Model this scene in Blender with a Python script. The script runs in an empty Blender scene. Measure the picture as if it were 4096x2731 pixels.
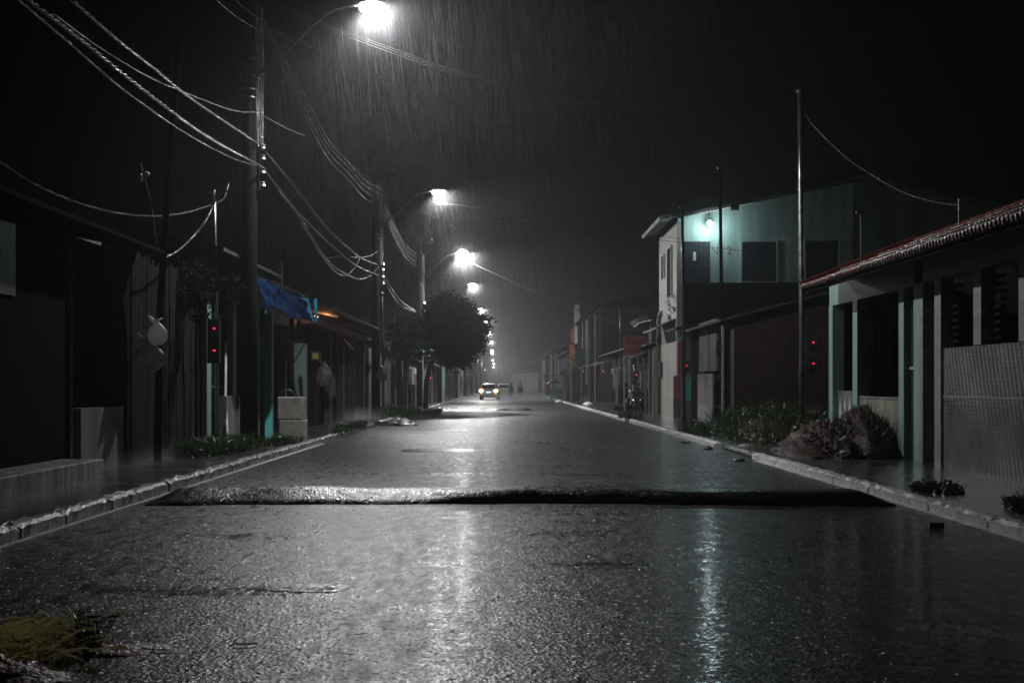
import bpy, bmesh, math, random
from mathutils import Vector, Matrix
R = math.radians
rng = random.Random(7)
S = bpy.context.scene
COL = S.collection

# ------------------------------------------------------------------ measures
# street runs along +Y; eye height 1.25 m
F, CX, CY, H = 3200.0, 1160.0, 885.0, 1.25
def W(x, y, Y): return Vector(((x-CX)*Y/F, Y, H-(y-CY)*Y/F))
def G(x, y, z=0.0): return W(x, y, (H-z)*F/(y-CY))
def onX(x, y, X): return W(x, y, X*F/(x-CX))

# ------------------------------------------------------------------ mesh kit
class MB:
    def __init__(s): s.v = []; s.f = []; s.mi = []; s.cur = 0
    def add(s, vs, fs):
        o = len(s.v); s.v += [tuple(p) for p in vs]
        s.f += [tuple(i+o for i in f) for f in fs]; s.mi += [s.cur]*len(fs); return s
    def box(s, x0, x1, y0, y1, z0, z1):
        v = [(x0,y0,z0),(x1,y0,z0),(x1,y1,z0),(x0,y1,z0),(x0,y0,z1),(x1,y0,z1),(x1,y1,z1),(x0,y1,z1)]
        return s.add(v, [(0,3,2,1),(4,5,6,7),(0,1,5,4),(1,2,6,5),(2,3,7,6),(3,0,4,7)])
    def bar(s, a, b, w, d=None, up=(0,0,1)):
        a = Vector(a); b = Vector(b); d = d or w; t = (b-a).normalized(); u = Vector(up)
        if abs(t.dot(u)) > .95: u = Vector((0,1,0))
        p = t.cross(u).normalized()*(w/2); q = p.cross(t).normalized()*(d/2)
        v = [a-p-q,a+p-q,a+p+q,a-p+q,b-p-q,b+p-q,b+p+q,b-p+q]
        return s.add(v, [(0,3,2,1),(4,5,6,7),(0,1,5,4),(1,2,6,5),(2,3,7,6),(3,0,4,7)])
    def quad(s, a, b, c, d): return s.add([a,b,c,d], [(0,1,2,3)])
    def tube(s, pts, r, n=8, cap=True):
        pts = [Vector(p) for p in pts]; rs = r if isinstance(r, (list, tuple)) else [r]*len(pts)
        o = len(s.v); pv = None
        for i, p in enumerate(pts):
            t = (pts[min(i+1,len(pts)-1)]-pts[max(i-1,0)]).normalized()
            if pv is None:
                u = Vector((0,0,1)) if abs(t.z) < .9 else Vector((1,0,0))
                pv = t.cross(u).normalized()
            pv = (pv-t*pv.dot(t)).normalized(); q = t.cross(pv)
            for k in range(n):
                a = 2*math.pi*k/n; s.v.append(tuple(p+(pv*math.cos(a)+q*math.sin(a))*rs[i]))
        m = len(pts)
        for i in range(m-1):
            for k in range(n):
                s.f.append((o+i*n+k, o+i*n+(k+1)%n, o+(i+1)*n+(k+1)%n, o+(i+1)*n+k)); s.mi.append(s.cur)
        if cap:
            s.f.append(tuple(o+k for k in range(n))[::-1]); s.f.append(tuple(o+(m-1)*n+k for k in range(n))); s.mi += [s.cur]*2
        return s
    def lathe(s, c, prof, n=16, axis='z', sx=1, sy=1):
        c = Vector(c); o = len(s.v)
        for r, h in prof:
            for k in range(n):
                a = 2*math.pi*k/n; x, y = r*math.cos(a)*sx, r*math.sin(a)*sy
                p = {'z': (x,y,h), 'y': (x,h,y), 'x': (h,x,y)}[axis]
                s.v.append(tuple(c+Vector(p)))
        for i in range(len(prof)-1):
            for k in range(n):
                s.f.append((o+i*n+k, o+i*n+(k+1)%n, o+(i+1)*n+(k+1)%n, o+(i+1)*n+k)); s.mi.append(s.cur)
        s.f.append(tuple(o+k for k in range(n))[::-1]); s.f.append(tuple(o+(len(prof)-1)*n+k for k in range(n))); s.mi += [s.cur]*2
        return s
    def ball(s, c, r, n=12, m=8, jit=0, sc=(1,1,1)):
        c = Vector(c); o = len(s.v)
        for i in range(m+1):
            th = math.pi*i/m
            for k in range(n):
                a = 2*math.pi*k/n
                d = Vector((math.sin(th)*math.cos(a)*sc[0], math.sin(th)*math.sin(a)*sc[1], math.cos(th)*sc[2]))
                s.v.append(tuple(c+d*r*(1+rng.uniform(-jit,jit))))
        for i in range(m):
            for k in range(n):
                s.f.append((o+i*n+k, o+(i+1)*n+k, o+(i+1)*n+(k+1)%n, o+i*n+(k+1)%n)); s.mi.append(s.cur)
        return s
    def prism(s, poly, a, b, plane='yz'):
        """polygon in a plane, extruded between a and b along the third axis"""
        n = len(poly)
        def P(u, v, w): return {'yz': (w,u,v), 'xz': (u,w,v), 'xy': (u,v,w)}[plane]
        vs = [P(u,v,a) for u,v in poly]+[P(u,v,b) for u,v in poly]
        fs = [tuple(range(n))[::-1], tuple(range(n,2*n))]+[(i,(i+1)%n,n+(i+1)%n,n+i) for i in range(n)]
        return s.add(vs, fs)
    def build(s, name, mat, parent=None, smooth=False, bevel=0, label=None):
        org = Vector(parent['_org']) if parent is not None and '_org' in parent else Vector((0,0,0))
        me = bpy.data.meshes.new(name)
        me.from_pydata([tuple(Vector(p)-org) for p in s.v], [], s.f)
        for m in (mat if isinstance(mat, (list, tuple)) else [mat]): me.materials.append(m)
        if isinstance(mat, (list, tuple)): me.polygons.foreach_set('material_index', s.mi)
        bm = bmesh.new(); bm.from_mesh(me); bmesh.ops.recalc_face_normals(bm, faces=bm.faces)
        bm.to_mesh(me); bm.free()
        if smooth: me.polygons.foreach_set('use_smooth', [True]*len(me.polygons))
        o = bpy.data.objects.new(name, me); COL.objects.link(o)
        if parent is not None: o.parent = parent
        o['_org'] = tuple(org)
        if bevel:
            b = o.modifiers.new('b', 'BEVEL'); b.width = bevel; b.segments = 2; b.limit_method = 'ANGLE'
        if label: o['label'] = label
        return o

def tag(o, label, cat, group=None):
    o['label'] = label; o['category'] = cat
    if group: o['group'] = group
    return o
def thing(name, label, cat, loc=(0,0,0), group=None, rz=0):
    o = bpy.data.objects.new(name, None); COL.objects.link(o); o.location = loc; o.rotation_euler.z = rz
    o.empty_display_size = .1; o['_org'] = tuple(loc) if rz == 0 else (0.,0.,0.)
    return tag(o, label, cat, group)
def struct(o): o['kind'] = 'structure'; return o
def stuff(o): o['kind'] = 'stuff'; return o
def dup(root, loc, label, rz=None, group=None):
    r = root.copy(); COL.objects.link(r); r.location = loc; r['label'] = label
    if rz is not None: r.rotation_euler.z = rz
    if group: r['group'] = group
    def kids(a, b):
        for ch in [o for o in bpy.data.objects if o.parent == a]:
            c = ch.copy(); COL.objects.link(c); c.parent = b; kids(ch, c)
    kids(root, r); return r

# ------------------------------------------------------------------ materials
def nt(name):
    m = bpy.data.materials.new(name); m.use_nodes = True
    t = m.node_tree; return m, t, t.nodes, t.links, t.nodes['Principled BSDF']
def pbr(name, col, col2=None, rough=.5, scale=2.5, bump=.0, bscale=30, metal=0, wet=.35, streak=0, detail=6, spec=.5, trans=0, contrast=(.35,.65)):
    m, t, N, L, P = nt(name)
    col2 = col2 or tuple(c*.45 for c in col)
    tc = N.new('ShaderNodeTexCoord'); mp = N.new('ShaderNodeMapping')
    mp.inputs['Scale'].default_value = (1,1,.12) if streak else (1,1,1)
    L.new(tc.outputs['Object'], mp.inputs['Vector'])
    n1 = N.new('ShaderNodeTexNoise'); n1.inputs['Scale'].default_value = scale; n1.inputs['Detail'].default_value = detail; n1.inputs['Roughness'].default_value = .65
    L.new(mp.outputs[0], n1.inputs['Vector'])
    r = N.new('ShaderNodeValToRGB'); r.color_ramp.elements[0].position = contrast[0]; r.color_ramp.elements[1].position = contrast[1]
    r.color_ramp.elements[0].color = (*col2,1); r.color_ramp.elements[1].color = (*col,1)
    L.new(n1.outputs['Fac'], r.inputs['Fac']); L.new(r.outputs['Color'], P.inputs['Base Color'])
    P.inputs['Roughness'].default_value = rough; P.inputs['Metallic'].default_value = metal; P.inputs['Specular IOR Level'].default_value = spec
    P.inputs['Coat Weight'].default_value = wet; P.inputs['Coat Roughness'].default_value = .18
    n2 = N.new('ShaderNodeTexNoise'); n2.inputs['Scale'].default_value = bscale; n2.inputs['Detail'].default_value = 5
    L.new(tc.outputs['Object'], n2.inputs['Vector'])
    mr = N.new('ShaderNodeMapRange'); mr.inputs['To Min'].default_value = max(.05, rough-.15); mr.inputs['To Max'].default_value = min(1, rough+.2)
    L.new(n1.outputs['Fac'], mr.inputs['Value']); L.new(mr.outputs[0], P.inputs['Roughness'])
    if bump:
        b = N.new('ShaderNodeBump'); b.inputs['Strength'].default_value = bump; b.inputs['Distance'].default_value = .02
        L.new(n2.outputs['Fac'], b.inputs['Height']); L.new(b.outputs[0], P.inputs['Normal']); L.new(b.outputs[0], P.inputs['Coat Normal'])
    if trans: P.inputs['Transmission Weight'].default_value = trans
    return m
def glow(name, col, strength):
    m, t, N, L, P = nt(name)
    P.inputs['Base Color'].default_value = (*[min(1, c) for c in col],1); P.inputs['Emission Color'].default_value = (*col,1); P.inputs['Emission Strength'].default_value = strength
    n = N.new('ShaderNodeTexNoise'); n.inputs['Scale'].default_value = 3
    mr = N.new('ShaderNodeMapRange'); mr.inputs['To Min'].default_value = .3; mr.inputs['To Max'].default_value = .5
    L.new(n.outputs['Fac'], mr.inputs['Value']); L.new(mr.outputs[0], P.inputs['Roughness'])
    return m
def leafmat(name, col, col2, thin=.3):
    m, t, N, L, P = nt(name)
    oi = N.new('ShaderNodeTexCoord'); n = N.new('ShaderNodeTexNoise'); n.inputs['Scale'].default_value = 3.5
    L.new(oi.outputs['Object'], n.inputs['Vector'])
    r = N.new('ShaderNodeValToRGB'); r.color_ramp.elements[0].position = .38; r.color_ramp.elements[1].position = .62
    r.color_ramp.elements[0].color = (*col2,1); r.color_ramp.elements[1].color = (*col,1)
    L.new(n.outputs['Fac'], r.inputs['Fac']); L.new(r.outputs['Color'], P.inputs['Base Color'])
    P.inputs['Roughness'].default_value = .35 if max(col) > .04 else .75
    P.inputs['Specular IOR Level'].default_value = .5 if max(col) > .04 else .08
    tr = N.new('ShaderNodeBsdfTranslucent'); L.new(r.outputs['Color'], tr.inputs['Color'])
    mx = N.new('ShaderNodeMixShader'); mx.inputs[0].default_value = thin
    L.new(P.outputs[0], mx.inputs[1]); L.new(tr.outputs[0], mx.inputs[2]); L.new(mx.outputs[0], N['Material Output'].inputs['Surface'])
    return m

def asphalt(name, col=(.028,.027,.028), rmin=.16, rmax=.36, bump=.35, facet=.11, glint=.85, film=.18):
    m, t, N, L, P = nt(name)
    tc = N.new('ShaderNodeTexCoord')
    vo = N.new('ShaderNodeTexVoronoi'); vo.inputs['Scale'].default_value = 46; vo.feature = 'SMOOTH_F1'; vo.inputs['Smoothness'].default_value = .35
    L.new(tc.outputs['Object'], vo.inputs['Vector'])
    nf = N.new('ShaderNodeTexNoise'); nf.inputs['Scale'].default_value = 110; nf.inputs['Detail'].default_value = 3
    L.new(tc.outputs['Object'], nf.inputs['Vector'])
    mp = N.new('ShaderNodeMapping'); mp.inputs['Scale'].default_value = (.35,.9,1); L.new(tc.outputs['Object'], mp.inputs['Vector'])
    nl = N.new('ShaderNodeTexNoise'); nl.inputs['Scale'].default_value = .9; nl.inputs['Detail'].default_value = 7; nl.inputs['Roughness'].default_value = .6
    L.new(mp.outputs[0], nl.inputs['Vector'])
    # pools of water: smooth film where the low noise is high
    rp = N.new('ShaderNodeMapRange'); rp.inputs['From Min'].default_value = .56; rp.inputs['From Max'].default_value = .74
    L.new(nl.outputs['Fac'], rp.inputs['Value'])
    rr = N.new('ShaderNodeMapRange'); rr.inputs['To Min'].default_value = rmax; rr.inputs['To Max'].default_value = rmin
    L.new(rp.outputs[0], rr.inputs['Value'])
    mg = N.new('ShaderNodeMapping'); mg.inputs['Scale'].default_value = (1,.22,1); L.new(tc.outputs['Object'], mg.inputs['Vector'])
    ng = N.new('ShaderNodeTexNoise'); ng.inputs['Scale'].default_value = 11; ng.inputs['Detail'].default_value = 6; ng.inputs['Roughness'].default_value = .75; L.new(mg.outputs[0], ng.inputs['Vector'])
    rg = N.new('ShaderNodeMapRange'); rg.inputs['From Min'].default_value = .38; rg.inputs['From Max'].default_value = .62; rg.inputs['To Min'].default_value = -.1; rg.inputs['To Max'].default_value = .13
    L.new(ng.outputs['Fac'], rg.inputs['Value'])
    ra = N.new('ShaderNodeMath'); ra.operation = 'ADD'; ra.use_clamp = True; L.new(rr.outputs[0], ra.inputs[0]); L.new(rg.outputs[0], ra.inputs[1]); L.new(ra.outputs[0], P.inputs['Roughness'])
    bs = N.new('ShaderNodeMapRange'); bs.inputs['To Min'].default_value = bump; bs.inputs['To Max'].default_value = bump*.45
    L.new(rp.outputs[0], bs.inputs['Value'])
    ad = N.new('ShaderNodeMath'); ad.operation = 'MULTIPLY_ADD'; ad.inputs[1].default_value = .5
    vc = N.new('ShaderNodeTexVoronoi'); vc.inputs['Scale'].default_value = 17; vc.feature = 'SMOOTH_F1'; L.new(tc.outputs['Object'], vc.inputs['Vector'])
    a2 = N.new('ShaderNodeMath'); a2.operation = 'MULTIPLY_ADD'; a2.inputs[1].default_value = .5; L.new(vc.outputs['Distance'], a2.inputs[0]); L.new(vo.outputs['Distance'], a2.inputs[2])
    L.new(nf.outputs['Fac'], ad.inputs[0]); L.new(a2.outputs[0], ad.inputs[2])
    b = N.new('ShaderNodeBump'); b.inputs['Distance'].default_value = .014
    L.new(bs.outputs[0], b.inputs['Strength']); L.new(ad.outputs[0], b.inputs['Height'])
    # rain ripples on the film
    rw = N.new('ShaderNodeTexNoise'); rw.inputs['Scale'].default_value = 3.2; rw.inputs['Detail'].default_value = 4; rw.inputs['Roughness'].default_value = .7; mp2 = N.new('ShaderNodeMapping'); mp2.inputs['Scale'].default_value = (.55,1.0,1); L.new(tc.outputs['Object'], mp2.inputs['Vector']); L.new(mp2.outputs[0], rw.inputs['Vector'])
    b2 = N.new('ShaderNodeBump'); b2.inputs['Strength'].default_value = .16; b2.inputs['Distance'].default_value = .035
    L.new(rw.outputs['Fac'], b2.inputs['Height']); L.new(b.outputs[0], b2.inputs['Normal'])
    b3 = N.new('ShaderNodeBump'); b3.inputs['Strength'].default_value = .42; b3.inputs['Distance'].default_value = .03
    L.new(rw.outputs['Fac'], b3.inputs['Height']); L.new(b3.outputs[0], P.inputs['Coat Normal'])
    P.inputs['Coat Roughness'].default_value = .09; P.inputs['Coat Weight'].default_value = film
    # each chip of stone carries its own facet; a few stand at a steep tilt and glint
    vf = N.new('ShaderNodeTexVoronoi'); vf.inputs['Scale'].default_value = 58; L.new(tc.outputs['Object'], vf.inputs['Vector'])
    sub = N.new('ShaderNodeVectorMath'); sub.operation = 'SUBTRACT'; sub.inputs[1].default_value = (.5,.5,.5); L.new(vf.outputs['Color'], sub.inputs[0])
    wn = N.new('ShaderNodeTexWhiteNoise'); L.new(vf.outputs['Color'], wn.inputs['Vector'])
    gk = N.new('ShaderNodeMapRange'); gk.inputs['From Min'].default_value = .8; gk.inputs['From Max'].default_value = .82; gk.inputs['To Min'].default_value = facet; gk.inputs['To Max'].default_value = glint
    L.new(wn.outputs['Value'], gk.inputs['Value'])
    inv = N.new('ShaderNodeMath'); inv.operation = 'MULTIPLY_ADD'; inv.inputs[1].default_value = -.7; inv.inputs[2].default_value = 1; L.new(rp.outputs[0], inv.inputs[0])
    gm = N.new('ShaderNodeMath'); gm.operation = 'MULTIPLY'; L.new(gk.outputs[0], gm.inputs[0]); L.new(inv.outputs[0], gm.inputs[1])
    sc = N.new('ShaderNodeVectorMath'); sc.operation = 'SCALE'; L.new(sub.outputs[0], sc.inputs[0]); L.new(gm.outputs[0], sc.inputs['Scale'])
    av = N.new('ShaderNodeVectorMath'); av.operation = 'ADD'; L.new(sc.outputs[0], av.inputs[0]); L.new(b2.outputs[0], av.inputs[1])
    # puddled dimples, larger and sparser, that catch the lamps farther off
    mp3 = N.new('ShaderNodeMapping'); mp3.inputs['Scale'].default_value = (1.0,.45,1); L.new(tc.outputs['Object'], mp3.inputs['Vector'])
    vg = N.new('ShaderNodeTexVoronoi'); vg.inputs['Scale'].default_value = 11; L.new(mp3.outputs[0], vg.inputs['Vector'])
    s2 = N.new('ShaderNodeVectorMath'); s2.operation = 'SUBTRACT'; s2.inputs[1].default_value = (.5,.5,.5); L.new(vg.outputs['Color'], s2.inputs[0])
    w2 = N.new('ShaderNodeTexWhiteNoise'); L.new(vg.outputs['Color'], w2.inputs['Vector'])
    g2 = N.new('ShaderNodeMapRange'); g2.inputs['From Min'].default_value = .78; g2.inputs['From Max'].default_value = .8; g2.inputs['To Min'].default_value = .01; g2.inputs['To Max'].default_value = .07
    L.new(w2.outputs['Value'], g2.inputs['Value'])
    s3 = N.new('ShaderNodeVectorMath'); s3.operation = 'SCALE'; L.new(s2.outputs[0], s3.inputs[0]); L.new(g2.outputs[0], s3.inputs['Scale'])
    av2 = N.new('ShaderNodeVectorMath'); av2.operation = 'ADD'; L.new(s3.outputs[0], av2.inputs[0]); L.new(av.outputs[0], av2.inputs[1])
    nv = N.new('ShaderNodeVectorMath'); nv.operation = 'NORMALIZE'; L.new(av2.outputs[0], nv.inputs[0])
    L.new(nv.outputs[0], P.inputs['Normal'])
    cr = N.new('ShaderNodeValToRGB'); cr.color_ramp.elements[0].position = .3; cr.color_ramp.elements[1].position = .7
    cr.color_ramp.elements[0].color = (*[c*.55 for c in col],1); cr.color_ramp.elements[1].color = (*[c*1.5 for c in col],1)
    L.new(nl.outputs['Fac'], cr.inputs['Fac']); L.new(cr.outputs['Color'], P.inputs['Base Color'])
    P.inputs['Specular IOR Level'].default_value = .5
    return m

def brickmat(name, c1, c2, mortar, scale=1):
    m, t, N, L, P = nt(name)
    tc = N.new('ShaderNodeTexCoord'); mp = N.new('ShaderNodeMapping'); mp.inputs['Rotation'].default_value = (R(90),0,0)
    L.new(tc.outputs['Object'], mp.inputs['Vector'])
    bk = N.new('ShaderNodeTexBrick'); bk.inputs['Color1'].default_value = (*c1,1); bk.inputs['Color2'].default_value = (*c2,1); bk.inputs['Mortar'].default_value = (*mortar,1)
    bk.inputs['Scale'].default_value = scale; bk.inputs['Brick Width'].default_value = .3; bk.inputs['Row Height'].default_value = .2; bk.inputs['Mortar Size'].default_value = .018; bk.inputs['Bias'].default_value = -.1
    L.new(mp.outputs[0], bk.inputs['Vector'])
    n = N.new('ShaderNodeTexNoise'); n.inputs['Scale'].default_value = 1.6; n.inputs['Detail'].default_value = 6; L.new(tc.outputs['Object'], n.inputs['Vector'])
    mx = N.new('ShaderNodeMix'); mx.data_type = 'RGBA'; mx.blend_type = 'MULTIPLY'; mx.inputs[0].default_value = .8
    L.new(bk.outputs['Color'], mx.inputs[6]); L.new(n.outputs['Fac'], mx.inputs[7]); L.new(mx.outputs[2], P.inputs['Base Color'])
    b = N.new('ShaderNodeBump'); b.inputs['Strength'].default_value = .6; b.inputs['Distance'].default_value = .01; b.invert = True
    L.new(bk.outputs['Fac'], b.inputs['Height']); L.new(b.outputs[0], P.inputs['Normal']); P.inputs['Roughness'].default_value = .7
    return m
def cladding(name):
    """grey wall of fine glazed ribs, wet"""
    m, t, N, L, P = nt(name)
    tc = N.new('ShaderNodeTexCoord'); mp = N.new('ShaderNodeMapping'); mp.inputs['Rotation'].default_value = (R(20),0,0); L.new(tc.outputs['Object'], mp.inputs['Vector'])
    w = N.new('ShaderNodeTexWave'); w.wave_type = 'BANDS'; w.bands_direction = 'Y'; w.inputs['Scale'].default_value = 2.3; w.inputs['Distortion'].default_value = 1.3; w.inputs['Detail'].default_value = 3; w.inputs['Detail Scale'].default_value = 2
    L.new(mp.outputs[0], w.inputs['Vector'])
    w2 = N.new('ShaderNodeTexWave'); w2.wave_type = 'BANDS'; w2.bands_direction = 'Z'; w2.inputs['Scale'].default_value = 5.6; w2.inputs['Distortion'].default_value = .4
    L.new(tc.outputs['Object'], w2.inputs['Vector'])
    ad = N.new('ShaderNodeMath'); ad.operation = 'MULTIPLY_ADD'; ad.inputs[1].default_value = .15; L.new(w2.outputs['Fac'], ad.inputs[0]); L.new(w.outputs['Fac'], ad.inputs[2])
    b = N.new('ShaderNodeBump'); b.inputs['Strength'].default_value = .55; b.inputs['Distance'].default_value = .02; L.new(ad.outputs[0], b.inputs['Height'])
    L.new(b.outputs[0], P.inputs['Normal'])
    n = N.new('ShaderNodeTexNoise'); n.inputs['Scale'].default_value = 1.4; n.inputs['Detail'].default_value = 6; L.new(tc.outputs['Object'], n.inputs['Vector'])
    r = N.new('ShaderNodeValToRGB'); r.color_ramp.elements[0].position = .3; r.color_ramp.elements[1].position = .7
    r.color_ramp.elements[0].color = (.1,.1,.104,1); r.color_ramp.elements[1].color = (.23,.23,.236,1)
    L.new(n.outputs['Fac'], r.inputs['Fac']); L.new(r.outputs['Color'], P.inputs['Base Color']); P.inputs['Roughness'].default_value = .32
    return m

M = {}
M['asphalt'] = asphalt('wet_asphalt')
M['bump'] = asphalt('bump_asphalt', col=(.01,.01,.01), rmin=.22, rmax=.32, bump=.25, facet=.1, glint=.35, film=0)
M['soil'] = pbr('wet_soil', (.05,.04,.032), rough=.6, bump=.5, bscale=25)
M['pave'] = pbr('wet_pavement', (.11,.108,.105), (.03,.03,.03), rough=.22, scale=1.2, bump=.1, bscale=40, wet=.9)
M['kerb'] = pbr('kerb_concrete', (.92,.91,.89), (.55,.54,.53), rough=.45, scale=9, bump=.9, bscale=34, wet=.5)
M['kerb_dark'] = pbr('kerb_worn', (.26,.26,.26), (.03,.03,.03), rough=.4, scale=5, bump=.9, bscale=34, wet=.6)
M['concrete'] = pbr('concrete', (.24,.235,.22), (.09,.088,.085), rough=.55, scale=3, bump=.3, streak=1)
M['stain'] = pbr('stained_concrete', (.34,.34,.33), (.05,.05,.05), rough=.45, scale=7, bump=.3, streak=1, contrast=(.42,.6))
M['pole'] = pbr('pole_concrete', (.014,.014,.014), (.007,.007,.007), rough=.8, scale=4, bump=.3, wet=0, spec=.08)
M['steel'] = pbr('galvanised_steel', (.5,.5,.5), (.25,.25,.25), rough=.3, scale=9, metal=.9, wet=.2)
M['iron'] = pbr('dark_iron', (.05,.05,.052), rough=.4, metal=.3)
M['wire'] = pbr('wet_cable', (.16,.16,.16), (.03,.03,.03), rough=.2, scale=18, bump=1.0, bscale=26, wet=1.0, spec=1)
M['wiredark'] = pbr('thin_cable', (.03,.03,.03), rough=.4, wet=.3)
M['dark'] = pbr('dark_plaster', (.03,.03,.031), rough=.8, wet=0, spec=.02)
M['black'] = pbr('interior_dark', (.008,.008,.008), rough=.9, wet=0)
M['wood'] = pbr('old_planks', (.045,.04,.037), (.012,.011,.01), rough=.75, scale=8, streak=1, bump=.3, wet=0, spec=.02)
M['timber'] = pbr('dark_timber', (.012,.011,.01), rough=.9, wet=0, spec=.02)
M['greywall'] = pbr('grey_plaster', (.17,.165,.165), (.07,.068,.068), rough=.6, scale=4, bump=.25, streak=1)
M['greypill'] = pbr('grey_pillar_paint', (.36,.35,.355), (.22,.215,.215), rough=.5, scale=6, bump=.25)
M['clad'] = cladding('grey_ribbed_cladding')
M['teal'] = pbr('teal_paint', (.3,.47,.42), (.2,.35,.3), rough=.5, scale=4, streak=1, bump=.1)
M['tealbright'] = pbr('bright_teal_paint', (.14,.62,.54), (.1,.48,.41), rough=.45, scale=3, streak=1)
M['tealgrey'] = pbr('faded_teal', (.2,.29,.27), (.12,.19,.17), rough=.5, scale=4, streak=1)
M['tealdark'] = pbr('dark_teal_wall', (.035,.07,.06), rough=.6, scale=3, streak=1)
M['yellowed'] = pbr('mouldy_plaster', (.33,.31,.22), (.1,.13,.1), rough=.55, scale=3.5, streak=1, bump=.2)
M['upper'] = pbr('pale_green_wall', (.34,.44,.41), (.15,.2,.185), rough=.6, scale=2.2, streak=1, wet=.15, contrast=(.25,.6))
M['shadewall'] = pbr('shaded_green_wall', (.15,.195,.18), (.07,.09,.084), rough=.7, scale=1.5, streak=1, wet=0, spec=.1)  # darkened version of the pale green wall, shade painted in
M['cream'] = pbr('cream_wall', (.44,.42,.36), (.24,.23,.2), rough=.6, scale=3, streak=1, wet=.2)
M['blackwall'] = pbr('near_black_wall', (.011,.011,.0105), rough=.85, scale=3, wet=0, spec=.02)  # one even near-black wall colour
M['brick'] = brickmat('bare_brick', (.085,.036,.02), (.035,.017,.011), (.028,.025,.022))
M['tile'] = pbr('red_clay_tile', (.15,.034,.024), (.06,.015,.011), rough=.35, scale=2.2, bump=.3, wet=.5)
M['tin'] = pbr('roof_sheet', (.1,.1,.1), (.05,.05,.05), rough=.7, scale=5, bump=.2, wet=0, spec=.1)
M['greysheet'] = pbr('grey_sheet_metal', (.22,.22,.23), (.12,.12,.125), rough=.45, scale=4, streak=1, metal=.2)
M['doordark'] = pbr('dark_blue_boards', (.03,.036,.045), (.015,.018,.024), rough=.5, scale=9, streak=1)
M['doorred'] = pbr('dark_red_door', (.16,.025,.028), rough=.5, streak=1)
M['pink'] = pbr('pink_paint', (.55,.2,.2), (.35,.12,.12), rough=.5, streak=1)
M['orange'] = pbr('orange_paint', (.6,.2,.1), (.4,.12,.06), rough=.5, streak=1)
M['yellow'] = pbr('yellow_paint', (.55,.42,.05), (.35,.27,.03), rough=.5, streak=1)
M['signred'] = pbr('faded_red_sign', (.2,.045,.035), (.1,.025,.02), rough=.5)
M['signdark'] = pbr('sign_lettering', (.015,.012,.012), rough=.6)
M['redpaint'] = pbr('red_brush_paint', (.25,.1,.09), (.2,.08,.07), rough=.7, wet=0)
M['tarp'] = pbr('blue_tarpaulin', (.006,.026,.085), (.003,.012,.04), rough=.75, scale=5, bump=.35, bscale=9, wet=0, spec=0.03)
M['tarptrim'] = pbr('cyan_tarp_edge', (.02,.3,.55), rough=.35)
M['plastic'] = pbr('white_plastic_bag', (.8,.8,.77), (.55,.55,.53), rough=.35, scale=9, bump=.8, bscale=14, wet=.5)
M['plasticgrey'] = pbr('grey_plastic_bag', (.36,.36,.37), (.17,.17,.175), rough=.4, scale=9, bump=.9, bscale=16, wet=.4)
M['plastic2'] = leafmat('thin_white_plastic', (.85,.85,.82), (.6,.6,.58), .5)
M['plasticgrey2'] = leafmat('thin_grey_plastic', (.5,.5,.52), (.28,.28,.29), .5)
M['box'] = pbr('worn_beige_block', (.46,.43,.38), (.26,.24,.21), rough=.6, scale=5, bump=.3)
M['rubber'] = pbr('black_rubber', (.015,.015,.015), rough=.45)
M['earth'] = pbr('wet_brown_earth', (.05,.026,.017), (.014,.008,.006), rough=.65, scale=9, bump=1.0, bscale=22, wet=.12, spec=.3)
M['clay'] = pbr('reddish_clay', (.6,.32,.2), (.3,.15,.1), rough=.5, scale=12, bump=1.0, bscale=30)
M['sack'] = pbr('brown_wet_cloth', (.12,.085,.06), (.05,.035,.026), rough=.5, scale=8, bump=.8, bscale=12)
M['stone'] = pbr('pale_rubble', (.4,.37,.33), (.2,.18,.16), rough=.5, scale=8, bump=.7)
M['bark'] = pbr('bark', (.06,.05,.04), rough=.7, scale=8, bump=.8, streak=1)
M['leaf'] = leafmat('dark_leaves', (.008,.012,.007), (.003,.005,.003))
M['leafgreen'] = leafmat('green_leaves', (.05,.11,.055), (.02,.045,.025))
M['weed'] = leafmat('weed_leaves', (.06,.1,.04), (.022,.035,.018))
M['straw'] = leafmat('cut_grass', (.95,.85,.42), (.65,.62,.22), .7)
M['cargrey'] = pbr('silver_car_paint', (.6,.58,.57), (.5,.48,.47), rough=.35, metal=0, wet=.5)
M['carpale'] = pbr('pale_car_paint', (.5,.49,.45), (.42,.41,.38), rough=.3, metal=0, wet=.5)
M['glass'] = pbr('dark_car_glass', (.012,.013,.014), rough=.08, wet=1)
M['plate'] = glow('lit_number_plate', (.55,.75,1.0), 1.6)
M['tail'] = glow('red_tail_glow', (1,.06,.03), 3.5)
M['indic'] = glow('amber_indicator_glow', (1,.74,.28), 12)
M['led'] = glow('red_led', (1,.02,.06), 1.6)
M['lens'] = glow('street_lamp_lens', (.95,.98,1.0), 16)
M['lensbloom'] = glow('bright_lamp_bloom', (.95,.97,1.0), 70)
M['bulb'] = glow('cool_bulb', (.75,1.0,.97), 7)
M['blue'] = glow('blue_tube', (.55,.75,1.0), .8)
M['warm'] = glow('warm_bulb', (1,.5,.2), 8)
M['skin'] = pbr('brown_skin', (.22,.12,.08), rough=.5, wet=.3)
M['hair'] = pbr('black_hair', (.012,.01,.01), rough=.4)
M['tealtop'] = pbr('teal_top', (.03,.3,.3), rough=.6)
M['navy'] = pbr('navy_cloth', (.03,.035,.05), rough=.7)
M['shirt'] = pbr('blue_white_shirt', (.35,.45,.6), (.1,.2,.4), rough=.6, scale=6)
M['khaki'] = pbr('brown_shorts', (.12,.08,.06), rough=.7)
M['binGreen'] = pbr('green_plastic', (.03,.16,.11), rough=.5)
M['umbr'] = pbr('teal_umbrella_cloth', (.03,.1,.12), rough=.5)
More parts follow.
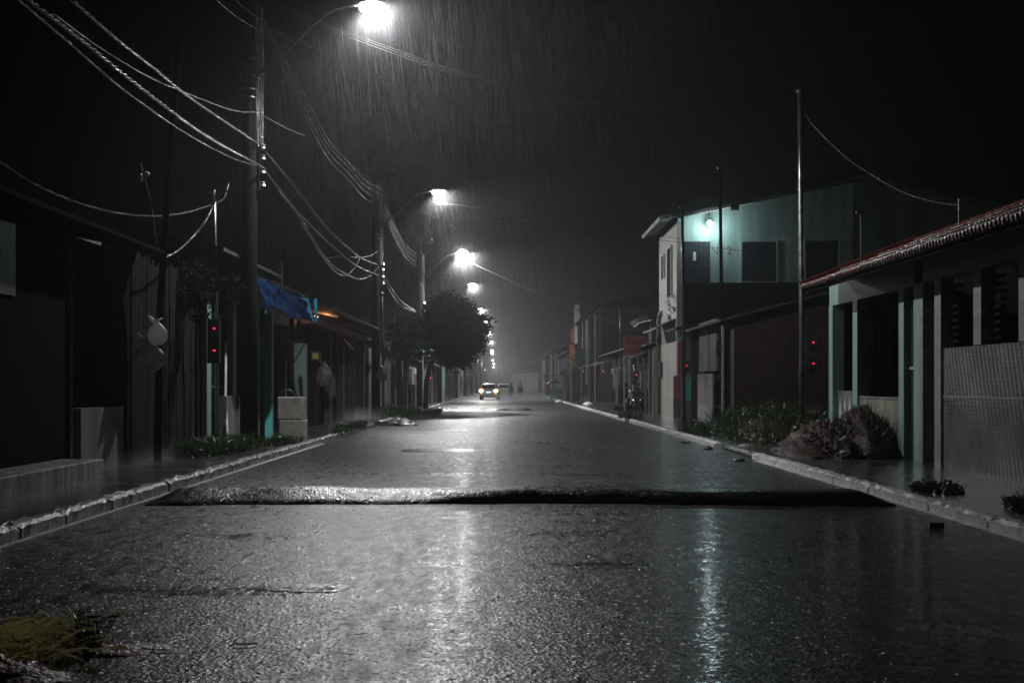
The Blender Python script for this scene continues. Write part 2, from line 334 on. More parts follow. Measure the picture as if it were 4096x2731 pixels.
def rainmat():
    m, t, N, L, P = nt('rain_water')
    N.remove(P)
    d = N.new('ShaderNodeBsdfDiffuse'); d.inputs['Color'].default_value = (.06,.061,.064,1)
    tr = N.new('ShaderNodeBsdfTranslucent'); tr.inputs['Color'].default_value = (.06,.061,.064,1)
    mx = N.new('ShaderNodeMixShader'); mx.inputs[0].default_value = .5
    L.new(d.outputs[0], mx.inputs[1]); L.new(tr.outputs[0], mx.inputs[2]); L.new(mx.outputs[0], N['Material Output'].inputs['Surface'])
    return m
M['rain'] = rainmat()

# ------------------------------------------------------------------ ground, road, kerbs
KL, KR = -3.92, 4.2             # faces of the kerbs
SL, SR = .12, .09               # pavement heights
m = MB(); m.add([(-900,-60,-.06),(900,-60,-.06),(900,1800,-.06),(-900,1800,-.06)], [(0,1,2,3)])
struct(m.build('ground', M['soil']))
m = MB(); ys = [-4+i*2 for i in range(60)]+[120+i*40 for i in range(30)]
n = 12
for Y in ys:
    for i in range(n+1):
        x = KL-.05+(KR-KL+.1)*i/n
        m.v.append((x, Y, .018*math.cos((x-.14)/8.1*math.pi)-.018*0))
for j in range(len(ys)-1):
    for i in range(n):
        m.f.append((j*(n+1)+i, j*(n+1)+i+1, (j+1)*(n+1)+i+1, (j+1)*(n+1)+i)); m.mi.append(0)
struct(m.build('road', M['asphalt'], smooth=True))
struct(MB().box(-5.9, KL-.14, -4, 1300, -.05, SL).build('pavement', M['pave']))
struct(MB().box(KR+.14, 6.9, -4, 1300, -.05, SR).build('pavement', M['pave']))
def kerb(x0, x1, h, Y0, Y1, seg, mat, gaps=()):
    m = MB(); Y = Y0
    while Y < Y1:
        L_ = seg*rng.uniform(.8,1.15); e = Y+L_-.06
        if not any(a < Y+L_/2 < b for a, b in gaps):
            k = max(2, int(L_/.12)) if Y < 45 else 2
            o = len(m.v)
            for i in range(k+1):
                y = Y+(e-Y)*i/k; j = (lambda s: rng.uniform(-s,s)) if Y < 45 else (lambda s: 0)
                e0 = .02 if i in (0,k) else 0
                m.v += [(x0+j(.01),y,-.02),(x1+j(.006),y,-.02),(x1+j(.012),y,h*.8-e0+j(.01)),(x1+(x0-x1)*.25+j(.012),y,h-e0+j(.012)),(x0+(x1-x0)*.15+j(.012),y,h-e0+j(.012)),(x0+j(.01),y,h*.85+j(.01))]
            for i in range(k):
                for q in range(6): m.f.append((o+i*6+q, o+i*6+(q+1)%6, o+(i+1)*6+(q+1)%6, o+(i+1)*6+q)); m.mi.append(0)
            m.f += [tuple(o+q for q in range(6)), tuple(o+k*6+q for q in range(6))]; m.mi += [0,0]
        Y += L_
    return struct(m.build('kerb', mat))
kerb(KL-.16, KL, SL+.015, 5, 150, 1.3, M['kerb_dark'], gaps=((38,45),))
kerb(KR+.16, KR, SR+.02, 4, 150, 2.1, M['kerb'], gaps=((24.3,29),(47,50)))
# white paint line left at the foot of the kerb
struct(MB().box(KL, KL+.05, 5, 30, -.02, .008).build('gutter_edge', M['kerb']))
struct(MB().box(KR-.06, KR, 5, 23, -.02, .008).build('gutter_edge', M['kerb']))

def hump(name, x0, x1, Y0, w, h, label, split=None, skew=0.0):
    m = MB(); nx, ny = 90, 16
    for i in range(nx+1):
        x = x0+(x1-x0)*i/nx
        e = min(1, (x-x0)/.3+.1, (x1-x)/.35+.1)
        hh = h*e*(1.06+.05*math.sin(x*2.1)+.04*math.sin(x*5.3))
        if split is not None: hh *= (1.0-.16*max(0, x-split)/(x1-split)); 
        for k in range(ny+1):
            t = k/ny
            z = hh*(min(1, t/(.2 if x > -.45 else .2+.2*min(1,(-.45-x)/.5)))**.85 if t < .6 else max(0, (1-t)/.4)**.7)*(.93+.07*math.sin(math.pi*t))
            fr = skew*(x-(split or 0)) if split is not None and x > split else skew*.9*((split or 0)-x)
            m.v.append((x, Y0-fr+w*t+.05*math.sin(x*1.7)+.025*math.sin(x*6.1)+rng.uniform(-.01,.01), z+(.012 if 0 < k < ny else -.015)))
    for i in range(nx):
        for k in range(ny):
            a = i*(ny+1)+k; m.f.append((a, a+1, a+ny+2, a+ny+1)); m.mi.append(0)
    return tag(m.build(name, M['bump'], smooth=True), label, 'speed bump', 'speed bumps across the street')
hump('speed_bump', -3.75, 4.05, 14.5, 1.0, .14, 'dark asphalt speed bump spanning the street in front of the dirt mound', split=-.35, skew=.03)
hump('speed_bump', -3.4, 1.4, 68.5, 1.2, .13, 'low speed bump farther down the street near the trees')
# pothole with muddy water
m = MB(); c = G(1012, 1036)
def blob(m, c, rx, ry, z, n=28, j=.25):
    vs = [(c[0], c[1], z)]
    ph = rng.uniform(0,6)
    for k in range(n):
        a = 2*math.pi*k/n; q = 1+j*math.sin(3*a+ph)*.6+rng.uniform(-j,j)*.4
        vs.append((c[0]+rx*q*math.cos(a), c[1]+ry*q*math.sin(a), z-.001))
    m.add(vs, [(0,1+k,1+(k+1)%n) for k in range(n)])
blob(m, c, .85, .7, .026)
M['puddle'] = pbr('muddy_puddle', (.05,.028,.022), rough=.12, bump=.3, bscale=9, wet=1)
tag(m.build('puddle', M['puddle']), 'reddish muddy puddle in the middle of the road beyond the speed bump', 'puddle')
m = MB(); c = G(700, 1357); blob(m, c, .3, .16, .022); 
tag(m.build('road_patch', M['bump']), 'small dark worn patch in the wet asphalt before the speed bump', 'patch')

# ------------------------------------------------------------------ helpers for vegetation
def leaves(m, c, rad, n, size, clump=10, droop=0):
    c = Vector(c)
    cl = []
    for _ in range(max(1, n//clump)):
        d = Vector((rng.gauss(0,1), rng.gauss(0,1), rng.gauss(0,1))).normalized()*rng.random()**.4
        cl.append(Vector((d.x*rad[0], d.y*rad[1], d.z*rad[2])))
    cs = min(rad)*.22
    for _ in range(n):
        p = c+rng.choice(cl)+Vector((rng.gauss(0,cs), rng.gauss(0,cs), rng.gauss(0,cs)))
        u = Vector((rng.gauss(0,1), rng.gauss(0,1), rng.gauss(0,.6)-droop)).normalized()
        w = u.cross(Vector((rng.gauss(0,1), rng.gauss(0,1), rng.gauss(0,1)))).normalized()
        s = size*rng.uniform(.6,1.3)
        m.add([p-u*s, p+w*s*.38, p+u*s, p-w*s*.38], [(0,1,2,3)])
def blades(m, c, rx, ry, n, h, w=.008, lean=.5, mound=0):
    for _ in range(n):
        a = rng.uniform(0,2*math.pi); r = math.sqrt(rng.random())
        px, py = c[0]+rx*r*math.cos(a), c[1]+ry*r*math.sin(a)
        z = c[2]+mound*(1-r*r); hh = h*rng.uniform(.4,1.2)
        d = Vector((rng.gauss(0,lean), rng.gauss(0,lean), 0))*hh
        q = rng.uniform(0,6.3); k = Vector((math.cos(q), math.sin(q), 0))*w
        p0 = Vector((px,py,z)); p1 = p0+d*.35+Vector((0,0,hh*.65)); p2 = p0+d+Vector((0,0,hh*rng.uniform(.6,1)))
        m.add([p0-k, p0+k, p1+k*.8, p1-k*.8, p2], [(0,1,2,3),(3,2,4)])
def weeds(name, c, rx, ry, h, n, label, mat='weed', cat='weeds', group=None):
    m = MB(); blades(m, c, rx, ry, n, h, w=.012, lean=.6)
    for _ in range(n//2):
        a = rng.uniform(0,6.3); r = math.sqrt(rng.random())
        leaves(m, (c[0]+rx*r*math.cos(a), c[1]+ry*r*math.sin(a), c[2]+h*rng.uniform(.1,.75)*(1-.5*r)), (.06,.06,.06), 4, .045, clump=4)
    return tag(m.build(name, M[mat]), label, cat, group)

exec_later = []
# ------------------------------------------------------------------ utility poles with street lamps
ARM = [(.15,0,6.98),(.42,0,7.24),(.85,0,7.64),(1.26,0,8.03),(1.45,0,8.18),(1.62,0,8.27),(1.85,0,8.32),(2.12,0,8.35)]
def make_pole():
    t = thing('utility_pole', 'x', 'utility pole', (0,0,0), 'utility poles with street lamps along the kerb')
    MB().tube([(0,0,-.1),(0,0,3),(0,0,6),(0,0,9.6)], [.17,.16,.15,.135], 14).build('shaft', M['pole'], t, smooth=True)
    MB().tube(ARM, .028, 8).build('lamp_arm', M['steel'], t, smooth=True)
    hz = 8.36
    m = MB(); m.lathe((2.3,0,hz), [(.03,.15),(.1,.14),(.17,.09),(.2,.03),(.205,.0)], 18, sx=1.45)
    lum = m.build('luminaire', M['steel'], t, smooth=True)
    m = MB(); m.lathe((2.3,0,hz-.005), [(.19,0),(.18,-.07),(.14,-.13),(.07,-.165),(.01,-.17)], 18, sx=1.25)
    m.build('lens', M['lens'], lum, smooth=True)
    m = MB()
    m.box(.145,.2,-.03,.03,4.9,5.75)
    for z in (5.0,5.25,5.5,5.7): m.lathe((.26,0,z), [(.03,-.05),(.055,-.03),(.035,0),(.055,.03),(.03,.05)], 10); m.bar((.17,0,z),(.26,0,z),.02)
    m.build('insulator_rack', M['steel'], t)
    m = MB(); m.bar((-.75,-.18,8.95),(.75,-.18,8.95),.1,.1)
    ca = m.build('crossarm', M['wood'], t)
    m = MB()
    for x in (-.65,-.3,.3,.65): m.lathe((x,-.18,9.0), [(.02,0),(.06,.03),(.04,.07),(.055,.1),(.02,.15)], 10)
    m.build('insulators', M['stone'], ca)
    m = MB()
    for k in range(5):
        pts = [(.165+.02*k+rng.uniform(-.02,.02), -.1+.05*k, z) for z in (8.3,7.7,7.1,6.6,6.1,5.7)]
        m.tube(pts, .013, 6)
    for z in (6.6,6.75,7.0,7.3): m.lathe((0,0,z), [(.175,-.02),(.18,0),(.175,.02)], 14)
    m.build('cable_bundle', M['wire'], t)
    return t
proto = make_pole()
LAMPS = [(855,10),(1008,438),(1062,581),(1085,652),(1105,709),(1116,735),(1122.7,761.6),(1127,783),(1130,803.6),(1130.6,809.5),(1132,826),(1134,834.6),(1133.5,842)]
LBL = ['dark concrete utility pole carrying the high street lamp above the teal pillared house',
 'second utility pole, standing beside the shack with the glowing roof gap',
 'utility pole with the starburst street lamp, its globe enlarged as bloom, above the dark tree',
 'utility pole hidden behind the dark tree crown, its lamp just clear of the leaves',
 'utility pole whose lamp peeps past the upper edge of the dark tree crown']
POLES = []
for i, (lx, ly) in enumerate(LAMPS):
    Y = 7.11*F/(CY-ly); X = (lx-CX)*Y/F-2.3
    lab = LBL[i] if i < 5 else 'distant utility pole with a bright street lamp, in the hazy row ending the street'
    if i == 0: proto.location = (X,Y,0); proto['label'] = lab; o = proto
    else: o = dup(proto, (X,Y,0), lab)
    POLES.append((X,Y,o))
for i, (X,Y,o) in enumerate(POLES):
    ld = bpy.data.lights.new('street_light', 'SPOT'); ld.spot_size = R(166); ld.spot_blend = .4; ld.shadow_soft_size = .1
    ld.color = (.98,.98,1.0); ld.energy = [2200,2100,6200,3600,3700,4000,4300,4800,5200,5600,6200,6600,6600][i]
    lo = bpy.data.objects.new('street_light', ld); COL.objects.link(lo); lo.parent = o; lo.location = (2.3,0,8.28); lo.rotation_euler = (0,R(-24),0)
# the third lamp's lens is swollen to a globe to imitate bloom
g = [c for c in bpy.data.objects if c.parent == POLES[2][2] and c.name.startswith('luminaire')][0]
gl = [c for c in bpy.data.objects if c.parent == g][0]
near = MB().ball((2.3,0,8.3), .21, 16, 10, sc=(1.2,1.1,.72)).build('lens', M['lens'], smooth=True)
for X, Y, o in POLES[:2]:
    for lum in [c for c in bpy.data.objects if c.parent == o and c.name.startswith('luminaire')]:
        for c in [c for c in bpy.data.objects if c.parent == lum]: c.data = near.data
bpy.data.objects.remove(near)
gl.data = MB().ball((2.3,0,8.22), .33, 18, 12, sc=(1.05,1.05,.95)).build('lens', M['lensbloom'], smooth=True).data
bpy.data.objects.remove([o for o in bpy.data.objects if o.data == gl.data and o != gl][0])
far_bloom = MB().ball((2.3,0,8.24), .25, 16, 10, sc=(1.15,1.15,.85)).build('lens', M['lens'], smooth=True)  # far lenses enlarged as well, so their shape carries the bloom
for X, Y, o in POLES[3:]:
    for lum in [c for c in bpy.data.objects if c.parent == o and c.name.startswith('luminaire')]:
        for c in [c for c in bpy.data.objects if c.parent == lum]: c.data = far_bloom.data
bpy.data.objects.remove(far_bloom)
for c in bpy.data.objects:
    if c.name.startswith('lens'): c.visible_shadow = False

# ------------------------------------------------------------------ wires
def smooth_path(P, k=6):
    P = [Vector(p) for p in P]
    if len(P) < 3: return P
    out = []
    for i in range(len(P)-1):
        a, b, c, d = P[max(i-1,0)], P[i], P[i+1], P[min(i+2,len(P)-1)]
        for j in range(k):
            t = j/k; out.append(.5*((2*b)+(c-a)*t+(2*a-5*b+4*c-d)*t*t+(3*b-a-3*c+d)*t*t*t))
    return out+[P[-1]]
def wire(pts, r, label, mat='wire', group=None):
    p = smooth_path(pts)
    if r >= .0105 and mat == 'wire':
        q = [p[0]]
        for a, b in zip(p, p[1:]):
            k = max(1, int((b-a).length/.055)); q += [a.lerp(b, j/k) for j in range(1, k+1)]
        m = MB(); d = 0; path = [[], []]
        for i, c in enumerate(q):
            t = (q[min(i+1,len(q)-1)]-q[max(i-1,0)]).normalized(); u = t.cross(Vector((0,0,1))).normalized(); v = u.cross(t)
            d += (c-q[i-1]).length if i else 0
            for s in (0,1):
                a = d/.42*2*math.pi+s*math.pi; path[s].append(c+(u*math.cos(a)+v*math.sin(a))*r*.75)
        for s in (0,1): m.tube(path[s], r*.62, 5)
        return tag(m.build('overhead_cable', M[mat], smooth=True), label, 'cable', group)
    rs = [r*(rng.choice((.75,1,1,1.35)) if mat == 'wire' else 1) for _ in p]
    return tag(MB().tube(p, rs, 5).build('overhead_cable', M[mat], smooth=True), label, 'cable', group)
def alongX(pts, X): return [onX(x,y,X) for x,y in pts]
def between(pts, A, B):
    """points over the plan line A-B at the sight lines given"""
    out = []
    for x, y in pts:
        s = (x-CX)/F; t = (s*A[1]-A[0])/((B[0]-A[0])-s*(B[1]-A[1])); Y = A[1]+t*(B[1]-A[1]); out.append(W(x,y,Y))
    return out
gA = 'sagging cables arriving at the nearest utility pole'
XW = -4.5
wire(alongX([(20,-18),(42,0),(156,97),(278,202),(421,303),(526,360),(590,381)], XW), .011, 'thin low cable sagging down to the nearest pole, lowest of its bundle', group=gA)
wire(alongX([(60,-5),(82,13),(202,105),(345,219),(476,314),(602,383)], XW), .021, 'thick twisted wet cable sagging down to the nearest pole', group=gA)
wire(alongX([(140,-25),(166,2),(278,99),(354,158),(446,232),(590,328)], XW), .017, 'wet cable reaching the nearest pole above the thick twisted one', group=gA)
wire(alongX([(120,30),(181,76),(248,122),(337,175),(417,210),(531,253),(585,258)], XW), .009, 'slender cable that flattens out into the nearest pole below its lamp arm', group=gA)
wire(alongX([(470,-30),(501,4),(548,42),(598,72)], XW), .01, 'short stretch of cable near the top of the nearest pole', group=gA)
wire(alongX([(520,-25),(545,5),(575,30),(600,46)], XW), .008, 'uppermost short stretch of cable at the nearest pole top', 'wiredark', group=gA)
gB = 'cables between the first and second utility poles'
wire(alongX([(611,349),(674,425),(758,530),(825,589),(867,608)], XW), .017, 'bright cable from the nearest pole to the second one, upper of the thick pair', group=gB)
wire(alongX([(606,385),(611,394),(682,484),(758,560),(821,611),(870,632)], XW), .017, 'bright cable from the nearest pole to the second one, lower of the thick pair', group=gB)
wire(alongX([(640,440),(690,501),(750,602),(787,632),(812,618),(828,590)], XW+.05), .012, 'loose drooping loop of cable hanging before the second pole', group=gB)
wire(alongX([(690,510),(715,547),(760,605),(792,627),(825,641),(850,632),(870,612)], XW-.05), .012, 'deepest drooping cable loop tied to the second pole', group=gB)
wire(alongX([(715,545),(735,585),(755,592),(778,588)], XW+.1), .008, 'short frayed cable end dangling between the two poles', group=gB)
wire(alongX([(805,590),(835,590),(855,585),(870,575)], XW+.02), .014, 'short bright cable jumper beside the second pole', group=gB)
for k, (dy, lab) in enumerate([(0,'topmost'),(13,'second'),(28,'third'),(44,'lowest')]):
    wire(alongX([(606,46+dy*.5),(695,210+dy*1.0),(754,320+dy),(800,372+dy*.9),(838,413+dy*.95),(878,436+dy)], XW-.05*k), .007, lab+' of four thin parallel cables running between the first two pole tops', group='four thin parallel cables to the second pole')
for k, (dy, lab) in enumerate([(0,'topmost'),(9,'second'),(19,'third'),(29,'lowest')]):
    wire(alongX([(884,468+dy),(905,515+dy),(930,560+dy),(957,584+dy)], XW-.05*k), .011, lab+' of four thin cables between the second and third poles', group='four thin cables to the third pole')
wire(alongX([(876,615),(895,655),(920,690),(952,713)], XW), .018, 'bright cable from the second pole to the third, upper of two')
wire(alongX([(878,632),(900,675),(925,703),(955,716)], XW-.1), .018, 'bright cable from the second pole to the third, lower of two')
wire(alongX([(905,690),(925,708),(945,716),(956,712)], XW-.15), .01, 'faint slack loop of cable by the third pole')
# cables that cross the street
P1 = (-4.6,26); PR = (6.6,31)
for dy, lab in ((0,'upper'),(5,'middle'),(11,'lower')):
    wire(between([(600,-12+dy),(775,66+dy),(820,82+dy),(900,111+dy),(1040,160+dy),(1180,198+dy),(1340,231+dy),(1480,243+dy),(1640,249+dy*.5),(1836,250)], P1, PR), .0055,
         lab+' of three thin cables crossing the street beneath the first street lamp', 'wiredark', group='three thin cables crossing under the first lamp')
wire(between([(597,262),(660,296),(700,312)], (-4.6,26), (-3.0,30)), .008, 'short bright service cable leaving the nearest pole toward the houses behind')
wire(between([(606,60),(900,190),(1150,281),(1370,350),(1500,380),(1655,402)], (-4.6,26.2), (6.3,40.5)), .007, 'thin dark cable crossing the street to the middle service mast', 'wiredark')
wire(between([(884,440),(1000,466),(1160,505),(1350,535),(1520,552),(1700,575),(1850,578)], (-4.4,50.9), (9.6,47)), .008, 'thin dark cable passing before the doors of the lit upper storey', 'wiredark')
wire(between([(930,485),(990,528),(1040,560)], (-3.7,51), (-2.6,60)), .014, 'bright short cable rising beside the second street lamp')
wire(between([(942,478),(1000,500),(1047,522)], (-3.6,51), (-2.6,60)), .011, 'short pale cable just above the one beside the second lamp')
wire(between([(1000,466),(1120,480),(1300,520),(1567,548)], (-2.4,51), (5.9,46)), .006, 'faint cable from the second lamp to the mast before the two storey house', 'wiredark')
wire(between([(1075,600),(1250,680),(1430,748),(1520,770)], (-2.3,75), (6.2,58)), .012, 'dark cable slanting across the haze toward the red sign', 'wiredark')
wire([W(1840,252,31),W(1880,302,31),W(1930,350,30.5),W(1970,382,30),W(2060,435,29),W(2130,460,28),W(2200,472,27)], .011, 'drooping wet cable from the tall steel mast to the tiled roof')
wire(alongX([(-25,350),(0,372),(90,428),(180,466),(270,489),(360,496),(430,487),(487,470)], -5.35), .012, 'beaded wet cable swinging low to the thin mast over the plank fence')
wire([W(490,472,25.4),W(470,510,24.6),W(438,548,23.4),W(405,578,22),W(372,593,21)], .014, 'beaded cable dropping from the thin mast to the leaning timber post')
wire([W(492,468,25.4),W(512,458,25.5),W(520,440,25.6),W(526,420,25.8)], .01, 'short upward curling cable end at the top of the thin mast')
wire([W(690,720,34),W(708,728,35),W(728,738,36)], .016, 'short pale rope tied to the blue tarpaulin')

# ------------------------------------------------------------------ service masts with meter boxes
def mast(label, X, Y, h, boxes, r=.045, mat='steel', bar=False, base=0.0, led=True, bx=.1, bw=.11):
    t = thing('service_mast', label, 'mast', (X,Y,base), 'service masts with electricity meters')
    MB().tube([(X,Y,base),(X,Y,base+h*.4),(X-.03,Y,base+h*.75),(X-.05,Y,base+h)], [r*1.1,r,r*.9,r*.85], 10).build('post', M[mat], t, smooth=True)
    if bar:
        MB().bar((X-.25,Y,base+h-.03),(X+.2,Y,base+h-.03),.035).build('crossbar', M['steel'], t)
    else:
        MB().lathe((X-.05,Y,base+h), [(r*1.5,-.02),(r*1.7,.03),(r*.4,.1)], 10).build('cap', M['iron'], t)
    for z in boxes:
        b = MB().box(X+bx-bw, X+bx+bw, Y-.19, Y-.06, z-.2, z+.2).build('meter_box', M['iron'], t, bevel=.01)
        if led: MB().ball((X+bx+.02,Y-.2,z+.03), (.021 if Y < 60 else .03), 10, 6, sc=(1.3,.5,.75)).build('indicator', M['led'], b, smooth=True)
        MB().box(X+bx-.06,X+bx+.06,Y-.197,Y-.191,z-.14,z-.06).build('dial_window', M['glass'], b)
    return t
def zat(y, Y): return H-(y-CY)*Y/F
mast('thin mast with a crossbar and two red meter lights before the teal pillars', -5.25, 25.4, zat(437,25.4)-SL, [zat(759,25.4),zat(809,25.4)], .03, bar=True, base=SL, bx=-.03)
mast('tall steel mast with two red meter lights beside the dirt mound', 6.6, 31, zat(212,31), [zat(790,31),zat(838,31)], .055, base=.0, bx=.2, bw=.16)
mast('grey mast standing before the brick wall, no meter light', 6.3, 40.5, zat(387,40.5)-SR, [zat(800,40.5)], .055, 'pole', base=SR, led=False, bx=-.08)
mast('dark mast with a single red meter light before the pink and teal house', 5.9, 46, zat(478,46)-SR, [zat(842,46)], .06, 'iron', base=SR, bx=.05, bw=.15)
mast('slim mast with a pale insulator behind the red sign', 6.0, 72, zat(712,72)-SR, [], .05, 'iron', base=SR)
mast('short post with a red meter light behind the motorcycle', 5.85, 62.4, 2.0, [zat(862,62.4)], .04, 'iron', base=SR, bx=0)
mast('thin post with a faint red meter light beyond the red sign', 5.6, 80, 2.4, [zat(854,80)], .04, 'iron', base=SR, bx=0)
mast('thin post with a faint red meter light under the small street tree', 5.7, 102, 2.6, [zat(854,102)], .04, 'iron', base=SR, bx=0)
mast('distant post with a red light near the green cart', 3.9, 133, 1.6, [zat(893,133)], .05, 'iron', base=SR, bx=0)
mast('post with two faint red meter lights under the trees', -4.25, 79, 3.2, [zat(855,79),zat(869,79)], .05, 'iron', base=SL, bx=0)
mast('slim pale service mast next to the second utility pole', -4.2, 48, zat(676,48)-SL, [zat(860,48)], .05, 'concrete', base=SL, led=False, bx=.02)
# insulator glint on the slim mast
t = thing('roof_mast', 'thin iron mast with a short crossbar standing on the red tiled roof', 'mast', W(1979,600,25.5))
a = W(1979,600,25.5); b = W(1978,487,25.5)
MB().tube([a,b], .022, 8).build('post', M['steel'], t)
MB().bar(b+Vector((-.09,0,0)), b+Vector((.06,0,0)), .04).build('crossbar', M['iron'], t)
t = thing('roof_mast', 'bare thin rod on the tiled roof holding the drooping cable', 'mast', W(2203,512,22.5))
MB().tube([W(2203,520,22.5), W(2203,457,22.5)], .016, 8).build('post', M['steel'], t)
t = thing('antenna', 'slanted thin antenna with a pale cap above the plank fence', 'antenna', W(360,520,22))
MB().tube([W(360,560,22), W(345,460,22), W(322,375,22)], .012, 6).build('rod', M['steel'], t)
MB().ball(W(336,400,22), .06, 10, 7, sc=(1,1,.7)).ball(W(323,408,22), .05, 8, 6, .2, sc=(.6,.6,1.3)).build('cap', M['plastic'], t, smooth=True)

# leaning timber post + rubbish bags
t = thing('timber_post', 'tall thin dark timber post leaning over the plank fence', 'post', G(362,1058,SL))
b0 = G(362,1058,SL)
MB().tube([b0, W(368,700,20.7), W(392,330,20.8), W(414,70,21)], [.06,.055,.05,.045], 8).build('shaft', M['timber'], t, smooth=True)
MB().bar(W(372,770,20.55), W(340,760,20.45), .025).build('hook', M['iron'], t)
def bag(name, mat, c, rx, rz, label, knot=True):
    t = thing(name, label, 'rubbish bag', c)
    m = MB(); n, k = 20, 14; c = Vector(c); o = 0
    for i in range(k+1):
        s = i/k
        r = math.sin(math.pi*min(1, s*.93+.05))**.65*(1.05-.25*s)
        for j in range(n):
            a = 2*math.pi*j/n; f = 1+.09*math.sin(5*a+3*s+c.y)+.07*math.sin(9*a-5*s)+.1*math.sin(2*a+4*s)+rng.uniform(-.05,.05)
            m.v.append((c.x+rx*r*f*math.cos(a)*.95, c.y+rx*r*f*math.sin(a)*.8, c.z-rz+2*rz*s))
    for i in range(k):
        for j in range(n): m.f.append((i*n+j, i*n+(j+1)%n, (i+1)*n+(j+1)%n, (i+1)*n+j)); m.mi.append(0)
    m.f += [tuple(range(n))[::-1], tuple(k*n+j for j in range(n))]; m.mi += [0,0]
    m.build('sack', M[mat], t, smooth=True)
    if knot:
        q = c+Vector((-rx*.2,0,rz*.97))
        m = MB(); m.tube([q, q+Vector((-.06,0,.05)), q+Vector((-.13,.01,.13))], [.03,.028,.012], 7); m.tube([q, q+Vector((.05,-.02,.04)), q+Vector((.1,0,.06))], [.025,.02,.008], 7)
        m.tube([q+Vector((-.12,.01,.12)), q+Vector((-.13,.0,-.02))], .007, 5)
        m.build('knot', M[mat], t, smooth=True)
    return t
bag('rubbish_bag', 'plastic2', W(362,766,20.4), .155, .17, 'small pale tied plastic bag hung on the leaning timber post')
bag('rubbish_bag', 'plasticgrey2', W(343,818,20.45), .25, .22, 'larger grey plastic bag hanging just beneath the pale tied one')
bag('plastic_bag', 'plastic', G(71,1048,.34), .09, .05, 'tiny white plastic bag dropped on the dark porch by the arch', False)

# ------------------------------------------------------------------ houses: left side of the street
XF = -5.5
def arch_pts(y0, y1, zs, zt, n=14):
    c = (y0+y1)/2; rx = (y1-y0)/2
    return [(c+rx*math.cos(math.pi*k/n), zs+(zt-zs)*math.sin(math.pi*k/n)) for k in range(n+1)]
t = thing('arched_house', 'unlit house with an arched porch opening behind the stained platform', 'house', (XF,14,0))
poly = [(5,.1),(5,3.15),(20.45,3.15),(20.45,.1),(20.25,.1)]+arch_pts(17.5,20.25,1.95,2.9)+[(17.5,.1)]
MB().prism(poly, XF-.2, XF, 'yz').build('wall', M['blackwall'], t)
MB().box(XF-.18,XF-.04,18.2,20.25,.1,.95).build('low_wall', M['concrete'], t)
MB().tube([(XF+.03,17.55,.34),(XF+.03,17.55,3.0)], .02, 8).build('drain_pipe', M['steel'], t)
MB().box(XF+.003,XF+.02,9,15.6,2.25,3.05).build('painted_band', M['greywall'], t)
m = MB(); m.prism([(XF+.45,3.2),(XF+.45,3.25),(XF-4,4.1),(XF-4,4.05)], 4.5, 20.8, 'xz')
m.build('roof', M['timber'], t)
MB().box(XF-3.2,XF-3,5,20.4,0,3.6).build('back_wall', M['black'], t)
MB().box(XF-2.95,XF-.21,20.25,20.4,0,3.1).build('side_wall', M['dark'], t)
MB().box(XF-1.6,XF-1.4,21.7,23.8,3.5,3.95).build('parapet', M['concrete'], t)
m = MB()
m.box(-5.49,-4.95,4,17.2,0,.345)
m.box(-12,-5.49,4,17.2,0,.34)
tag(m.build('porch_platform', M['stain'], bevel=.012), 'low concrete platform with streaked stains edging the dark porch', 'platform')
t = thing('plank_fence', 'tall dark fence of upright boards between the arch and the bushes', 'fence', (XF,21.5,0))
m = MB(); y = 20.5
while y < 24.6:
    w = rng.uniform(.13,.19); m.box(XF-.03,XF+rng.uniform(-.005,.015),y,y+w-.012,SL,3.2+rng.uniform(-.08,.08)); y += w
m.build('boards', M['wood'], t)
MB().box(XF-.08,XF-.035,20.5,24.6,.8,.9).box(XF-.08,XF-.035,20.5,24.6,2.4,2.5).build('rails', M['wood'], t)

t = thing('teal_pillar_house', 'narrow house with slim teal pillars and a dark gate beside the nearest pole', 'house', (XF,27,0))
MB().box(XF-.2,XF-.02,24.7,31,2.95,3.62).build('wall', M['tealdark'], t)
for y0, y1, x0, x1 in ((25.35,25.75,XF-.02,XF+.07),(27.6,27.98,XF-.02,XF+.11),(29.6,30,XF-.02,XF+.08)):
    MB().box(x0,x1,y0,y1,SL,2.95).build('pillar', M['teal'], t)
MB().box(XF+.02,XF+.16,26.7,27.59,SL,1.05).box(XF+.02,XF+.16,27.99,28.6,SL,1.05).build('low_wall', M['concrete'], t)
m = MB()
for k in range(17): m.box(XF-.1,XF-.085,25.8+k*.105,25.815+k*.105,SL,2.6)
m.box(XF-.11,XF-.075,25.76,27.55,2.6,2.65).box(XF-.11,XF-.075,25.76,27.55,1.2,1.25)
m.build('gate', M['iron'], t)
MB().prism([(XF+.55,3.62),(XF+.55,3.68),(XF-4,4.7),(XF-4,4.64)], 24.5, 31, 'xz').build('roof', M['tin'], t)
MB().box(XF-2.5,XF-2.3,24.7,31,0,3.9).build('back_wall', M['black'], t)
MB().box(XF-2.29,XF-.21,24.6,24.7,0,3.5).build('side_wall', M['dark'], t)
MB().tube([(XF+.2,26.6,.3),(XF+.1,26.9,1.0),(XF+.05,27.2,1.9),(XF+.02,27.3,2.1)], .025, 8).build('drain_pipe', M['plastic'], t)

